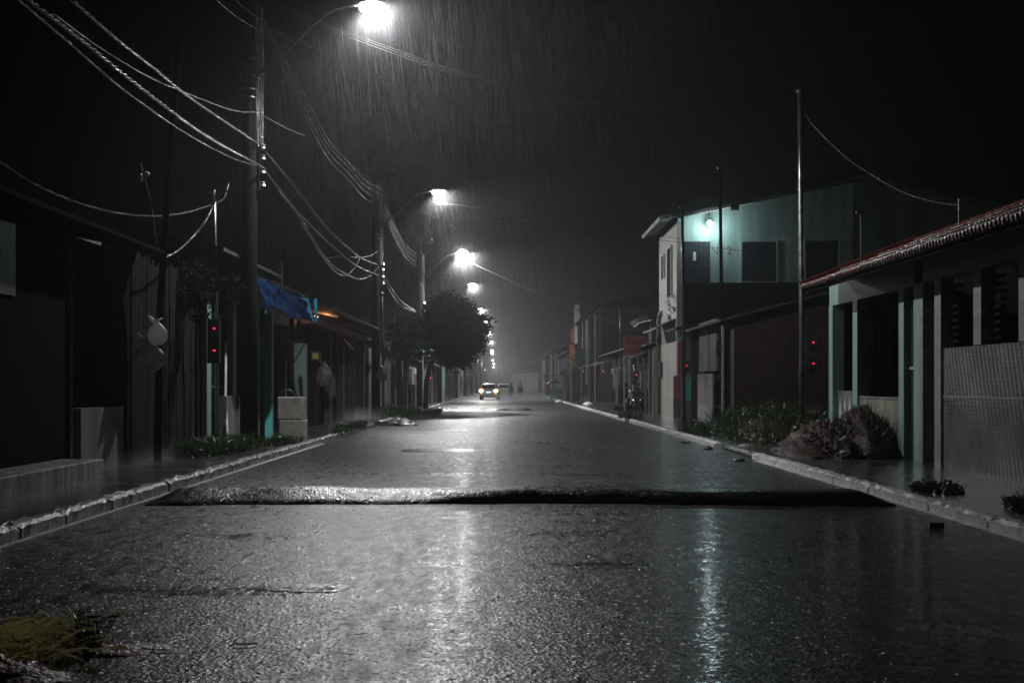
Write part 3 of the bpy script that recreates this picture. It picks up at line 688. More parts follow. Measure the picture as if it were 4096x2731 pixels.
# bar with blue tarp
MB().box(XF-2.29,XF-.21,30.9,31.0,0,3.5).build('side_wall', M['dark'], t)
t = thing('tarpaulin_shop', 'small teal and red shop front below a wrinkled blue tarpaulin', 'shop', (XF,33,0))
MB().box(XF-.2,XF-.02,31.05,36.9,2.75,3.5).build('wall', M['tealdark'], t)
MB().box(XF-.12,XF-.06,31.3,32.0,SL,2.4).build('door', M['doorred'], t)
MB().box(XF-.06,XF+.0,30.95,31.1,SL,3.1).build('door_frame', M['tealgrey'], t)
MB().box(XF-.1,XF+.13,32.05,32.3,SL,2.95).build('pillar', M['tealbright'], t)
MB().box(XF-.1,XF+.15,34.0,34.15,.6,1.9).build('shutter', M['tealgrey'], t)
MB().box(XF-.1,XF+.33,36.3,36.45,.3,2.35).build('shutter', M['tealgrey'], t)
MB().box(XF+.1,XF+.14,33.95,34.0,SL,2.35).build('door_frame', M['doorred'], t)
MB().box(XF-.2,XF-.02,32.3,33.95,SL,2.74).box(XF-.2,XF-.02,34.2,36.25,SL,2.74).build('front_panel', M['dark'], t)
b = MB().box(XF+.36,XF+.62,36.9,37.05,zat(828,37),zat(806,37)).build('meter_box', M['iron'], t)
MB().box(XF+.4,XF+.56,36.885,36.895,zat(824,37),zat(811,37)).build('dial_window', M['yellow'], b)
m = MB(); Z0, Z1 = 2.78, 3.55; nx, nz = 46, 12
for i in range(nx+1):
    for k in range(nz+1):
        u, v = i/nx, k/nz; y = 26.9+6.6*u
        x = -4.62-.3*v+.03*math.sin(u*23+v*5)+.02*math.sin(u*51-v*9)+.03*math.sin(v*11+u*13)+rng.uniform(-.018,.018)
        z = Z0+(Z1-Z0)*v+.06*math.sin(u*9)*(1-v)-.1*u*v
        if v > .8: x -= (v-.8)*1.6
        m.v.append((x,y,z))
for i in range(nx):
    for k in range(nz):
        a = i*(nz+1)+k; m.f.append((a,a+1,a+nz+2,a+nz+1)); m.mi.append(0)
tp = m.build('tarpaulin', M['tarp'], t, smooth=True)
m = MB(); m.quad((-4.9,33.55,2.85),(-4.6,33.55,2.8),(-4.75,33.6,3.35),(-5.0,33.6,3.5)); m.quad((-4.56,33.5,2.75),(-4.5,33.5,2.8),(-4.52,33.5,3.35),(-4.6,33.5,3.32))
m.build('edge_flap', M['tarptrim'], tp)
m = MB()
for y in (27.2,30.2,33.4): m.bar((XF,y,3.52),(-4.75,y,3.35),.04); 
m.bar((-4.9,26.9,3.4),(-4.9,33.5,3.4),.05)
m.build('awning_frame', M['wood'], t)
for y in (27.4,31.2): MB().box(-4.82,-4.74,y,y+.1,SL,2.75).build('awning_post', M['timber'], t)
MB().prism([(XF+.3,3.55),(XF+.3,3.6),(XF-4,4.6),(XF-4,4.55)], 31.05, 36.95, 'xz').build('roof', M['tin'], t)
MB().box(XF-2.5,XF-2.3,31.1,36.9,0,3.7).build('back_wall', M['black'], t)
MB().box(XF-2.29,XF-.21,36.8,36.9,0,3.5).build('side_wall', M['dark'], t)
a = W(640,640,38)
MB().box(a.x-.09,a.x+.09,37.9,38.1,3.4,zat(602,38)).build('chimney', M['concrete'], t)

# stacked pale blocks
for z0, dx, lab in ((SL,.03,'lower of two stacked worn beige blocks at the kerb by the blue tarpaulin'),(SL+.452,0,'upper of two stacked worn beige blocks, with a dark hose loop on it')):
    m = MB().box(-4.5+dx,-4.0+dx,27.55,28.0,z0,z0+.45)
    tag(m.build('concrete_block', M['box'], bevel=.02), lab, 'block')
m = MB(); m.tube([(-4.44+.09-.16*math.cos(a), 27.75, 1.02+.15*math.sin(a)) for a in [math.pi*k/14 for k in range(15)]], .018, 8)
tag(m.build('hose', M['rubber'], smooth=True), 'black rubber hose looped on top of the stacked beige blocks', 'hose')

# plank shack with glowing roof gap
t = thing('plank_shack', 'weathered plank shack with warm light in the gap beneath its roof', 'shack', (XF,46,0))
m = MB(); y = 37.2
while y < 51.6:
    w = rng.uniform(.18,.32); m.box(XF+.05,XF+.08+rng.uniform(0,.02),y,y+w-.015,SL,2.85+rng.uniform(-.04,.04)); y += w
m.build('wall', M['wood'], t)
for y, x1, mt in ((41.5,.3,'greywall'),(44.6,.33,'greywall'),(46.6,.45,'concrete'),(49.4,.5,'greywall')):
    MB().box(XF+.1,XF+x1,y,y+.2,SL,2.8).build('post', M[mt], t)
MB().box(XF+.083,XF+.12,47.3,49.2,SL,2.5).build('door', M['black'], t)
MB().box(XF+.083,XF+.13,42.2,44.2,.9,1.9).build('window', M['black'], t)
MB().box(XF+.05,XF+.35,37.2,52,2.9,3.12).build('fascia', M['pink'], t)
MB().prism([(XF+.9,3.28),(XF+.9,3.34),(XF-5,4.6),(XF-5,4.54)], 37,53.4,'xz').build('roof', M['tin'], t)
MB().bar((XF+.75,40,3.22),(XF+.75,53,3.22),.08).build('beam', M['wood'], t)
MB().box(XF-3,XF-2.8,37.2,52,0,4.0).build('back_wall', M['orange'], t)
MB().lathe((XF-.6,45,3.45), [(.02,.1),(.05,.05),(.06,0),(.03,-.05),(.005,-.07)], 10).build('bulb', M['warm'], t, smooth=True)
ld = bpy.data.lights.new('shack_light','POINT'); ld.energy = 60; ld.color = (1,.42,.15); ld.shadow_soft_size = .05
lo = bpy.data.objects.new('shack_light', ld); COL.objects.link(lo); lo.parent = t; lo.location = Vector((XF-.3,45,3.3))-Vector(t['_org'])
bag('rubbish_bag', 'plasticgrey', W(876,858,47.2), .16, .28, 'grey lumpy plastic bag tied to the slim pale mast', False)
bag('rubbish_bag', 'plasticgrey', (XF+.3,40,1.55), .25, .35, 'dark plastic sack hanging on the plank shack wall')

def row_house(label, X, Y0, Y1, h, mats, side=1, up=None, name='row_house', slope=.28, over=.45, seedn=0, extras=()):
    """house in the terrace: wall, door (> handle), windows (> frame), roof; side=1 for fronts that look toward +X"""
    s = side; q = random.Random(seedn)
    t = thing(name, label, 'house', (X,(Y0+Y1)/2,0), 'houses lining the street')
    xb = X-s*6
    MB().box(min(X,xb),max(X,xb),Y0,Y1,0,h).build('wall', M[mats[0]], t)
    y = Y0+q.uniform(.8,1.4)
    d = MB().box(*sorted((X,X+s*.05)),y,y+.9,.1,2.2).build('door', M[mats[1]], t)
    MB().box(*sorted((X+s*.05,X+s*.1)),y+.75,y+.8,1.05,1.12).build('handle', M['steel'], d)
    y += 2.2
    while y+1.6 < Y1:
        w = MB().box(*sorted((X,X+s*.03)),y,y+1.1,1.15,2.15).build('window', M['black'], t)
        MB().box(*sorted((X,X+s*.07)),y-.08,y,1.08,2.22).box(*sorted((X,X+s*.07)),y+1.1,y+1.18,1.08,2.22).box(*sorted((X,X+s*.07)),y,y+1.1,2.15,2.22).build('frame', M[mats[2]], w)
        if up:
            MB().box(*sorted((X,X+s*.03)),y,y+1.1,up,up+1.1).build('window', M['black'], t)
        y += q.uniform(2.2,3.2)
    MB().prism([(X+s*over,h-.1),(X+s*over,h-.03),(xb,h+6*slope+.07),(xb,h+6*slope)], Y0-.1, Y1-.12, 'xz').build('roof', M[mats[3]], t)
    MB().box(*sorted((X+s*.01,X+s*.16)),Y0+.05,Y0+.25,.0,h-.12).build('corner_post', M[mats[2]], t)
    y = Y0+.6
    while y < Y1-.6:
        k = q.random(); w = q.uniform(.12,.5)
        if k < .55: MB().box(*sorted((X+s*.015,X+s*q.uniform(.1,.34))),y,y+w,0,q.choice((h-.15,h-.15,1.9,1.3))).build('pilaster', M[q.choice(('greywall','concrete','tealgrey','yellowed','dark','greypill','wood','stain') if s > 0 else ('dark','wood','greywall','dark','tealdark','concrete'))], t)
        elif k < .72: MB().prism([(X+s*.02,2.75),(X+s*.02,2.82),(X+s*.75,2.5),(X+s*.75,2.45)],y,y+q.uniform(1.2,2.2),'xz').build('awning', M[q.choice(('greysheet','tin','tile'))], t)
        elif k < .85: MB().tube([(X+s*.1,y,0),(X+s*.1,y,h)],.04,7).build('drain_pipe', M['concrete'], t)
        y += q.uniform(1.1,2.4)
    return t
row_house('low dark house behind the second pole, its corner post pale', -5.3, 54, 61, 3.0, ('dark','wood','concrete','tin'), 1, seedn=1)
row_house('low grey house under the green tree', -5.2, 61.3, 70, 3.3, ('greywall','doordark','concrete','tin'), 1, seedn=2)
row_house('shadowed house behind the dark tree crown', -5.1, 70.5, 82, 3.4, ('dark','doordark','greypill','tile'), 1, seedn=3)
row_house('house with a cream corner post just past the dark tree', -5.0, 82.5, 97, 3.2, ('greywall','wood','yellowed','tile'), 1, seedn=4)
row_house('dull pink house beyond the dark tree', -4.9, 97.5, 116, 3.4, ('pink','doordark','concrete','tin'), 1, seedn=5)
row_house('hazy house level with the silver car', -4.9, 117, 140, 3.6, ('dark','wood','concrete','tin'), 1, seedn=6)
row_house('hazy grey house past the silver car', -4.9, 141, 180, 4.2, ('greywall','wood','concrete','tin'), 1, seedn=7)
t = thing('wall_lamp', 'faint blue tube lamp glowing on the wall under the green tree', 'lamp', W(1016,806,71))
c = W(982,806,71)
MB().box(c.x-.35,c.x+.35,70.2,70.3,c.z-.07,c.z+.07).build('tube', M['blue'], t)

# ------------------------------------------------------------------ houses: right side of the street
XR = 6.3
t = thing('tiled_house', 'low house with a red clay tile roof, teal and grey pillars and dark openings', 'house', (XR,20,0))
# grey half
MB().box(XR,XR+.2,8,20.0,SR,1.78).build('cladding_wall', M['clad'], t, label='wet grey ribbed wall under the dark openings')
for y in (20.1,18.4,16.75,15.0,13.2): MB().box(XR-.015,XR+.18,y,y+.3,1.79 if y < 20 else SR,2.8).build('pillar', M['greypill'], t, label='grey plastered pillar')
MB().box(XR-.01,XR+.2,8,21.0,2.802,3.2).build('lintel', M['greypill'], t)
MB().box(XR-.02,XR+.21,20.95,21.15,SR,2.8).build('pillar', M['greypill'], t)
MB().box(XR-.02,XR+.21,21.152,21.42,SR,2.8).build('pillar', M['teal'], t)
MB().box(XR+.002,XR-.012,8,20.0,1.075,1.1).build('dado_rail', M['stone'], t)
MB().box(XR+.25,XR+.3,20.45,20.93,SR,2.75).build('door', M['black'], t)
# teal half
for y, w in ((21.95,.28),(24.85,.32),(26.72,.3)): MB().box(XR-.02,XR+.2,y,y+w,SR,2.78).build('pillar', M['teal'], t)
MB().box(XR-.01,XR+.2,21.42,27.02,2.782,3.2).build('lintel', M['teal'], t)
MB().box(XR+.02,XR+.16,22.23,24.85,SR,1.03).build('low_wall', M['yellowed'], t, label='low plaster wall streaked with yellow and green mould')
MB().box(XR+.0,XR+.17,22.23,24.85,1.031,1.06).build('coping', M['kerb_dark'], t)
m = MB(); m.box(XR+.08,XR+.11,25.2,26.7,SR+.05,1.15)
gt = m.build('gate', M['greysheet'], t)
m = MB()
for k in range(4):
    y = 25.25+k*.36; m.add([(XR+.074,y,.62),(XR+.074,y+.3,.62),(XR+.074,y+.17,1.08)],[(0,1,2)]); m.add([(XR+.074,y+.03,.16),(XR+.074,y+.27,.16),(XR+.074,y+.15,.5)],[(0,1,2)])
m.build('gate_triangles', M['plastic'], gt)
MB().box(XR+.06,XR+.12,25.2,26.7,.53,.58).build('gate_rail', M['steel'], gt)
dr = MB().box(XR+.08,XR+.12,21.45,21.93,SR,2.7).build('door', M['iron'], t)
MB().add([(XR+.07,21.6,.62),(XR+.07,21.72,.62),(XR+.07,21.63,1.25)],[(0,1,2)]).box(XR+.06,XR+.078,21.5,21.9,1.5,1.54).build('door_ornament', M['plastic'], dr)
m = MB()
for k in range(22):
    y = 22.3+k*.12; m.tube([(XR+.1,y,1.06),(XR+.1,y+.25*math.sin(k*1.3),2.0),(XR+.1,y+.1,2.78)], .006, 5)
m.build('grille', M['timber'], t)
m = MB()
for y0, y1 in ((18.7,20.1),(17.05,18.4),(15.3,16.75)):
    for k in range(9): m.box(XR+.12,XR+.2,y1-.35,y1-.05,1.86+k*.1,1.9+k*.1)
m.build('louvers', M['dark'], t)
MB().box(XR+2.2,XR+2.3,8,27,0,3.4).build('back_wall', M['black'], t)
MB().box(XR+.21,XR+2.2,26.85,27.0,0,3.2).build('side_wall', M['dark'], t)
MB().box(XR+.21,XR+2.2,8,27,SR-.02,SR+.01).build('porch_floor', M['dark'], t)
# pan tile roof: waves run up the slope
EX, EZ, SL_ = 5.56, 3.07, .40
m = MB(); ny = 17*14*3; run = 2.15
for j in range(4):
    u = j/3
    for i in range(ny+1):
        y = 9.2+17.0*i/ny; ph = (y*7.6)%1
        z = EZ+SL_*run*u+.035*abs(math.sin(math.pi*y*7.6))
        m.v.append((EX+run*u, y, z+(.02 if j else 0)))
for j in range(3):
    for i in range(ny): a = j*(ny+1)+i; m.f.append((a,a+1,a+ny+2,a+ny+1)); m.mi.append(0)
o2 = len(m.v)
for j in range(2):
    for i in range(ny+1):
        y = 9.2+17.0*i/ny; m.v.append((EX+(run if j else .012), y, EZ+(SL_*run if j else 0)-.03+.02*abs(math.sin(math.pi*y*7.6+.6))))
for i in range(ny): a = o2+i; m.f.append((a,a+1,a+ny+2,a+ny+1)); m.mi.append(0)
for i in range(ny): m.f.append((i,i+1,o2+i+1,o2+i)); m.mi.append(0)
rf = m.build('roof', M['tile'], t, smooth=False)
m = MB()
y = 9.2
while y < 26:
    m.tube([(EX+run,y,EZ+SL_*run+.0),(EX+run,y+.42,EZ+SL_*run+.012)], [.07,.085], 10); y += .38
m.build('ridge_tiles', M['tile'], rf)
m = MB()
for k in range(7):
    u = k/7; m.tube([(EX+run*u,26.2,EZ+SL_*run*u+.05),(EX+run*(u+.16),26.2,EZ+SL_*run*(u+.16)+.06)], [.085,.07], 8)
m.build('verge_tiles', M['tile'], rf)
m = MB(); y = 9.3
while y < 26.15:
    j = rng.uniform(-.012,.012)
    for q0, q1 in ((0,.34),(.33,.67),(.66,1)):
        a = Vector((EX-.02+run*q0, y, EZ+SL_*run*q0+.012+j)); b = Vector((EX+run*q1, y, EZ+SL_*run*q1-.01+j)); m.tube([a,b],[.05,.044],8)
    y += .135
m.build('cover_tiles', M['tile'], rf, smooth=True)
m = MB(); m.prism([(EX+run,EZ+SL_*run),(EX+run,EZ+SL_*run+.04),(EX+run+3,EZ+SL_*run-1.2),(EX+run+3,EZ+SL_*run-1.25)], 9.2,26.2,'xz').build('rear_slope', M['tile'], rf)
MB().bar((EX+.1,9.2,EZ-.06),(EX+.1,26.1,EZ-.06),.05,.06).build('eave_beam', M['dark'], t)
t2 = thing('gutter_roof', 'short separate run of old roof tiles above the red tiled roof', 'roof', (8.3,30,3.9))
m = MB()
for k in range(16):
    u = k/15; p = Vector((8.1+2.2*u, 31, 4.0+.85*u)); m.tube([p, p+Vector((.0,.6,-.1))], [.1,.09], 8)
m.build('tiles', M['stain'], t2)
MB().prism([(8.0,3.85),(8.0,3.9),(10.4,4.85),(10.4,4.8)], 30.9,34,'xz').build('deck', M['dark'], t2)
MB().box(8.3,10.4,31.3,33.8,0,3.9).build('wall', M['blackwall'], t2)

t = thing('brick_house', 'low bare brick house with a sheet metal front, across the grassy plot', 'house', (6.6,44,0))
MB().prism([(6.6,0),(11,0),(11,4.3),(6.6,3.15)], 40,40.2,'xz').build('wall', M['brick'], t)
MB().box(6.6,6.8,40.2,48,0,3.1).build('front_wall', M['dark'], t)
MB().prism([(6.1,3.06),(6.1,3.13),(11.5,4.52),(11.5,4.45)], 39.5,48.2,'xz').build('roof', M['tin'], t)
m = MB(); y = 42.6
while y < 46.2: m.tube([(6.5,y,1.7),(6.5,y,3.3)], .06, 6); y += .12
m.build('corrugated_panel', M['greysheet'], t)
MB().box(6.36,6.42,42.7,46.0,SR,1.62).build('sheet_gate', M['greysheet'], t)
MB().box(6.5,6.58,40.05,40.2,SR,3.0).box(6.24,6.3,40.05,40.2,SR,3.0).box(6.3,6.5,40.05,40.2,2.95,3.05).build('door_frame', M['greypill'], t)
MB().box(6.3,6.5,40.25,40.28,SR,2.9).build('door', M['black'], t)

t = thing('pink_teal_house', 'narrow house front with pink and teal painted base panels', 'house', (6.4,49.5,0))
MB().box(6.45,10,48.3,51.4,0,3.3).build('wall', M['tealdark'], t)
for y, mt, z0, z1 in ((48.25,'tealbright',.75,1.5),(50.9,'pink',.75,1.6)):
    MB().box(6.15,6.45,y,y+.06,z0,z1).build('painted_panel', M[mt], t)
MB().box(6.25,6.45,48.25,48.33,1.502,2.9).build('post', M['tealgrey'], t)
MB().box(6.15,6.45,48.25,48.33,SR,.748).box(6.15,6.45,50.9,50.98,SR,.748).build('base', M['concrete'], t)
MB().box(6.3,6.45,50.9,50.98,1.602,2.9).build('post', M['pink'], t)
MB().prism([(6.0,2.75),(6.0,2.9),(6.46,3.15),(6.46,3.0)], 48.2,48.3,'xz').build('lintel', M['tealbright'], t)
MB().prism([(5.9,3.2),(5.9,3.26),(10,4.0),(10,3.94)], 48.1,51.3,'xz').build('roof', M['tin'], t)

# two storey house with the lit bulb
YJ = 51.6
t = thing('two_storey_house', 'two storey house whose pale upper wall is lit by a cool bare bulb', 'house', (9,YJ,0))
MB().prism([(6.4,5.06),(12.9,5.06),(12.9,8.767),(6.4,7.43)],YJ,YJ+.2,'xz').build('upper_wall', M['upper'], t)
MB().prism([(12.902,5.06),(19.5,5.06),(19.5,7.5),(13.2,8.83),(12.902,8.767)],YJ,YJ+.2,'xz').build('shaded_upper_wall', M['shadewall'], t)  # darker colour stands in for shade on this end of the gable
MB().box(6.41,12.6,YJ-.05,YJ+.2,0,5.05).build('lower_wall', M['blackwall'], t)
MB().box(6.35,6.6,YJ+.21,57.4,0,7.3).build('street_wall', M['cream'], t)
MB().box(6.35,6.6,YJ-.06,YJ+.2,0,7.3).build('corner_pillar', M['cream'], t)
for x0, x1, y0, y1 in ((1567,1631,640,555),(1704,1783,636,556),(1850,1925,640,553)):
    a, b = W(x0,y0,YJ), W(x1,y1,YJ)
    d = MB().box(a.x,b.x,YJ-.03,YJ-.004,5.06,b.z).build('door' if x0 != 1704 else 'window', M['doordark'], t)
    MB().box(a.x-.07,a.x,YJ-.05,YJ-.004,5.06,b.z+.07).box(b.x,b.x+.07,YJ-.05,YJ-.004,5.06,b.z+.07).box(a.x,b.x,YJ-.05,YJ-.004,b.z,b.z+.07).build('frame', M['upper'], d)
    m = MB(); x = a.x
    while x < b.x-.1: m.box(x+.1,x+.115,YJ-.036,YJ-.031,5.08,b.z-.02); x += .17
    m.build('board_joints', M['black'], d)
    if x0 == 1567:
        c = W(1595,589,YJ); MB().box(c.x-.05,c.x+.05,YJ-.045,YJ-.032,c.z-.16,c.z+.16).build('paper_notice', M['plastic'], d)
        c = W(1623,612,YJ); MB().ball((c.x,YJ-.05,c.z), .04, 8, 6).build('handle', M['steel'], d)
    if x0 == 1704: MB().box(a.x,b.x,YJ-.1,YJ-.052,5.06,5.1).build('sill', M['stone'], d)
for y0, y1, z0, z1 in ((52.9,54.1,4.75,6.5),(55.4,56.1,5.6,6.4)):
    w = MB().box(6.3,6.348,y0,y1,z0,z1).build('window', M['dark'], t)
    MB().box(6.28,6.347,y0-.1,y0-.002,z0-.08,z1+.08).box(6.28,6.347,y1+.002,y1+.1,z0-.08,z1+.08).box(6.27,6.347,y0,y1,z1+.002,z1+.08).build('frame', M['greypill'], w)
m = MB()
m.prism([(5.72,7.33),(5.72,7.43),(13.2,8.97),(13.2,8.87)], YJ-.55,57.6,'xz')
m.prism([(21,7.2),(21,7.3),(13.21,8.97),(13.21,8.87)], YJ-.55,57.6,'xz')
rf = m.build('roof', M['tin'], t)
m = MB(); y = YJ-.5
while y < 57.5: m.tube([(5.66,y,7.36),(6.1,y,7.46)], .08, 8); y += .22
m.build('eave_tiles', M['stain'], rf)
m = MB(); m.bar((6.1,YJ-.6,7.47),(9.3,YJ-.6,8.13),.05); m.bar((6.2,YJ-.62,7.38),(9.4,YJ-.62,8.04),.04)
m.build('barge_board', M['steel'], rf)
m = MB(); x = 6.5
while x < 9.2: m.tube([(x,YJ-.5,7.18+(x-5.1)*.2062),(x,YJ-.05,7.18+(x-5.1)*.2062)], .055, 6); x += .13
m.build('tile_ends', M['stone'], rf)
c = W(1686,478,YJ-.5); MB().box(c.x-.15,c.x+.16,YJ-.68,YJ-.5,c.z-.1,c.z+.1).build('loudspeaker', M['concrete'], t)
# bulb on its flex
bc = W(1630,513,YJ-.4)
lamp = MB().tube([(bc.x,bc.y,bc.z+.1),(bc.x,bc.y,bc.z+.48)], .01, 6).build('lamp_flex', M['wiredark'], t)
MB().ball((bc.x,bc.y,bc.z), .1, 14, 10, sc=(1,1,1.15)).build('bulb', M['bulb'], lamp, smooth=True)
MB().lathe((bc.x,bc.y,bc.z+.1), [(.03,0),(.035,.04),(.02,.09)], 10).build('socket', M['iron'], lamp)
ld = bpy.data.lights.new('bulb_light','POINT'); ld.energy = 105; ld.color = (.72,.97,1); ld.shadow_soft_size = .1
lo = bpy.data.objects.new('bulb_light', ld); COL.objects.link(lo); lo.parent = t; lo.location = Vector((bc.x,bc.y-.14,bc.z-.06))-Vector(t['_org'])
# painted number
def text(name, s, size, loc, rot, mat, parent, ext=.002):
    cu = bpy.data.curves.new(name, 'FONT'); cu.body = s; cu.size = size; cu.extrude = ext; cu.align_x = 'CENTER'; cu.align_y = 'CENTER'
    o = bpy.data.objects.new(name, cu); COL.objects.link(o); cu.materials.append(mat); o.rotation_euler = rot
    bpy.context.view_layer.update()
    me = bpy.data.meshes.new_from_object(o.evaluated_get(bpy.context.evaluated_depsgraph_get()))
    bpy.data.objects.remove(o); o = bpy.data.objects.new(name, me); COL.objects.link(o); o.rotation_euler = rot
    if not me.materials: me.materials.append(mat)
    o.parent = parent; o.location = Vector(loc)-Vector(parent['_org']); return o
c = W(1656,576,YJ-.004)
text('house_number', 'N\u00ba 2', .42, (c.x,YJ-.006,c.z), (R(90),0,0), M['redpaint'], t)
m = MB(); m.prism([(5.6,3.35),(5.6,3.41),(6.34,3.75),(6.34,3.69)], 51.8,56.5,'xz').build('canopy', M['greysheet'], t)
m = MB(); m.tube([(6.28,56.9,SR),(6.28,56.9,3.9),(6.3,56.6,4.15),(6.34,56.3,4.2)], .09, 8); m.build('drain_pipe', M['concrete'], t, smooth=True)
MB().box(6.25,6.345,56.2,56.6,1.6,2.2).build('meter_box', M['iron'], t)
m = MB(); leaves(m, (6.2,52,4.2), (.2,.3,.55), 160, .05, 8)
tag(m.build('hanging_creeper', M['leaf']), 'small straggly creeper clinging to the cream corner of the two storey house', 'plant')

# red sign, its shop and the motorcycle
row_house('dark shop with grey shutters behind the red signboard', 6.3, 57.9, 67, 3.0, ('dark','greysheet','concrete','tin'), -1, seedn=11, slope=.2)
t = thing('signboard', 'faded red signboard with worn dark lettering over the motorcycle', 'sign', W(1460,793,61))
a, b = W(1433,816,61), W(1488,771,61)
MB().box(a.x,b.x,61,61.08,a.z,b.z).build('board', M['signred'], t)
m = MB(); q = random.Random(3)
for zr, h in ((.62,.17),(.2,.17)):
    x = a.x+.12; z = a.z+(b.z-a.z)*zr-.02
    while x < b.x-.12:
        w = q.uniform(.04,.09); m.box(x,x+w*.35,60.985,60.997,z,z+h*q.uniform(.6,1)); m.box(x+w*.36,x+w,60.985,60.997,z+q.choice((0,h*.4,h*.5)),z+h*.6); x += w+.025
m.build('lettering', M['signdark'], t)
m = MB(); m.bar((a.x-.05,61.04,a.z-.03),(b.x+.3,61.04,a.z-.03),.05); m.bar((b.x+.1,61.04,SR),(b.x+.1,61.04,b.z+.3),.07); m.bar((a.x+.02,61.04,SR),(a.x+.02,61.04,a.z),.045)
m.build('bracket', M['greypill'], t)
t = thing('sheet_awning', 'small bent sheet awning shining above the red signboard', 'awning', W(1480,740,60))
m = MB(); p = [W(1455,750,60.3),W(1468,741,60.2),W(1480,737,60.1),W(1496,734,60)]
for i in range(3): m.add([p[i],p[i+1],p[i+1]+Vector((0,2,.25)),p[i]+Vector((0,2,.25))],[(0,1,2,3)]); m.add([p[i]-Vector((0,0,.04)),p[i+1]-Vector((0,0,.04)),p[i+1],p[i]],[(0,1,2,3)])
m.build('sheet', M['steel'], t)
q0 = W(1496,736,60.2); MB().tube([(q0.x+.05,60.5,SR),(q0.x,60.5,q0.z)], .05, 8).build('post', M['greypill'], t)
# motorcycle (local frame, forward +X)
def motorcycle(loc, rz, label):
    t = thing('motorcycle', label, 'motorcycle', loc, rz=rz)
    for x in (-.62,.64):
        w = MB().lathe((x,0,.3), [(.2,-.04),(.27,-.05),(.3,0),(.27,.05),(.2,.04)], 20, 'y').build('wheel', M['rubber'], t, smooth=True)
        m = MB(); m.lathe((x,0,.3), [(.05,-.05),(.05,.05)], 10, 'y')
        for k in range(6): a = k*math.pi/3; m.bar((x,0,.3),(x+.2*math.cos(a),0,.3+.2*math.sin(a)),.02)
        m.build('rim', M['steel'], w)
    m = MB(); m.tube([(.45,0,.92),(.2,0,.55),(-.1,0,.35),(-.4,0,.45),(-.62,0,.3)], .035, 8); m.tube([(.4,0,.88),(-.2,0,.72),(-.75,0,.78)], .03, 8)
    m.build('frame', M['iron'], t, smooth=True)
    MB().ball((.18,0,.82), .2, 14, 10, sc=(1.25,.7,.65)).build('tank', M['navy'], t, smooth=True)
    MB().ball((-.35,0,.8), .2, 14, 8, sc=(1.9,.65,.32)).build('seat', M['rubber'], t, smooth=True)
    MB().ball((.05,0,.42), .19, 12, 8, sc=(1.1,.8,.9)).build('engine', M['steel'], t, smooth=True)
    MB().tube([(.1,-.14,.4),(-.2,-.17,.28),(-.75,-.19,.36)], [.025,.035,.05], 8).build('exhaust', M['steel'], t, smooth=True)
    m = MB()
    for s in (-.07,.07): m.tube([(.64,s,.3),(.5,s,.75),(.42,s,1.0)], .022, 8)
    m.build('fork', M['steel'], t)
    m = MB(); m.tube([(.3,-.36,1.06),(.4,-.15,1.02),(.42,0,1.0),(.4,.15,1.02),(.3,.36,1.06)], .017, 8); m.build('handlebar', M['iron'], t)
    hl = MB().lathe((.53,0,.88), [(.03,-.08),(.08,-.03),(.09,.02)], 12, 'x').build('headlight', M['steel'], t, smooth=True)
    MB().lathe((.555,0,.88), [(.08,0),(.05,.015),(.01,.02)], 12, 'x').build('headlight_glass', M['plastic'], hl, smooth=True)
    for s in (-.3,.3): MB().bar((.34,s,1.05),(.34,s*1.1,1.2),.012).box(.33,.35,s*1.1-.06,s*1.1+.06,1.18,1.27).build('mirror', M['glass'], t)
    MB().box(-.85,-.6,-.07,.07,.62,.7).build('mudguard', M['navy'], t)
    return t
motorcycle((5.95,63.2,SR+.0), R(235), 'parked dark motorcycle below the red signboard, chrome glinting')
MB_ = MB().box(5.1,6.25,65,80,SR-.02,SR+.2); tag(MB_.build('concrete_step', M['dark'], bevel=.02), 'raised dark concrete step before the house past the motorcycle', 'step')
row_house('low dark house past the motorcycle, below the tall dark gable', 6.2, 67.6, 86, 3.1, ('dark','wood','concrete','tin'), -1, seedn=21, slope=.2)
t = row_house('dark two storey house with a pale pillar and orange trim down the street', 6.0, 86.6, 112, 6.2, ('blackwall','doordark','dark','timber'), -1, up=4, seedn=12)
p = W(1327,740,113)
MB().box(p.x-.3,p.x+.1,112.0,112.3,4.6,zat(700,113)).build('pillar', M['plastic'], t)
for x0, x1, y0, y1 in ((1311,1321,785,755),(1308,1320,845,792)):
    a, b = W(x0,y0,113.4), W(x1,y1,113.4); MB().box(a.x,b.x,113.3,113.4,a.z,b.z).build('orange_panel', M['orange'], t)
t = thing('yellow_post', 'broad mustard yellow gatepost below the small street tree', 'post', W(1332,920,110))
a, b = W(1327,922,110), W(1337,870,110); MB().box(a.x,b.x,110,110.3,SR,b.z).build('shaft', M['yellow'], t)
MB().box(a.x-.03,b.x+.03,109.97,110.33,b.z,b.z+.06).build('cap', M['stone'], t)
row_house('hazy house behind the green cart', 5.6, 116, 145, 4.2, ('dark','wood','greywall','tin'), -1, seedn=13)
row_house('farthest hazy house on the signboard side', 5.4, 146, 200, 5.0, ('dark','wood','greywall','tin'), -1, seedn=14)
# end of the street
t = row_house('pale low building closing the far end of the street', 1.2, 300, 312, 4, ('cream','wood','greywall','tin'), -1, seedn=15)

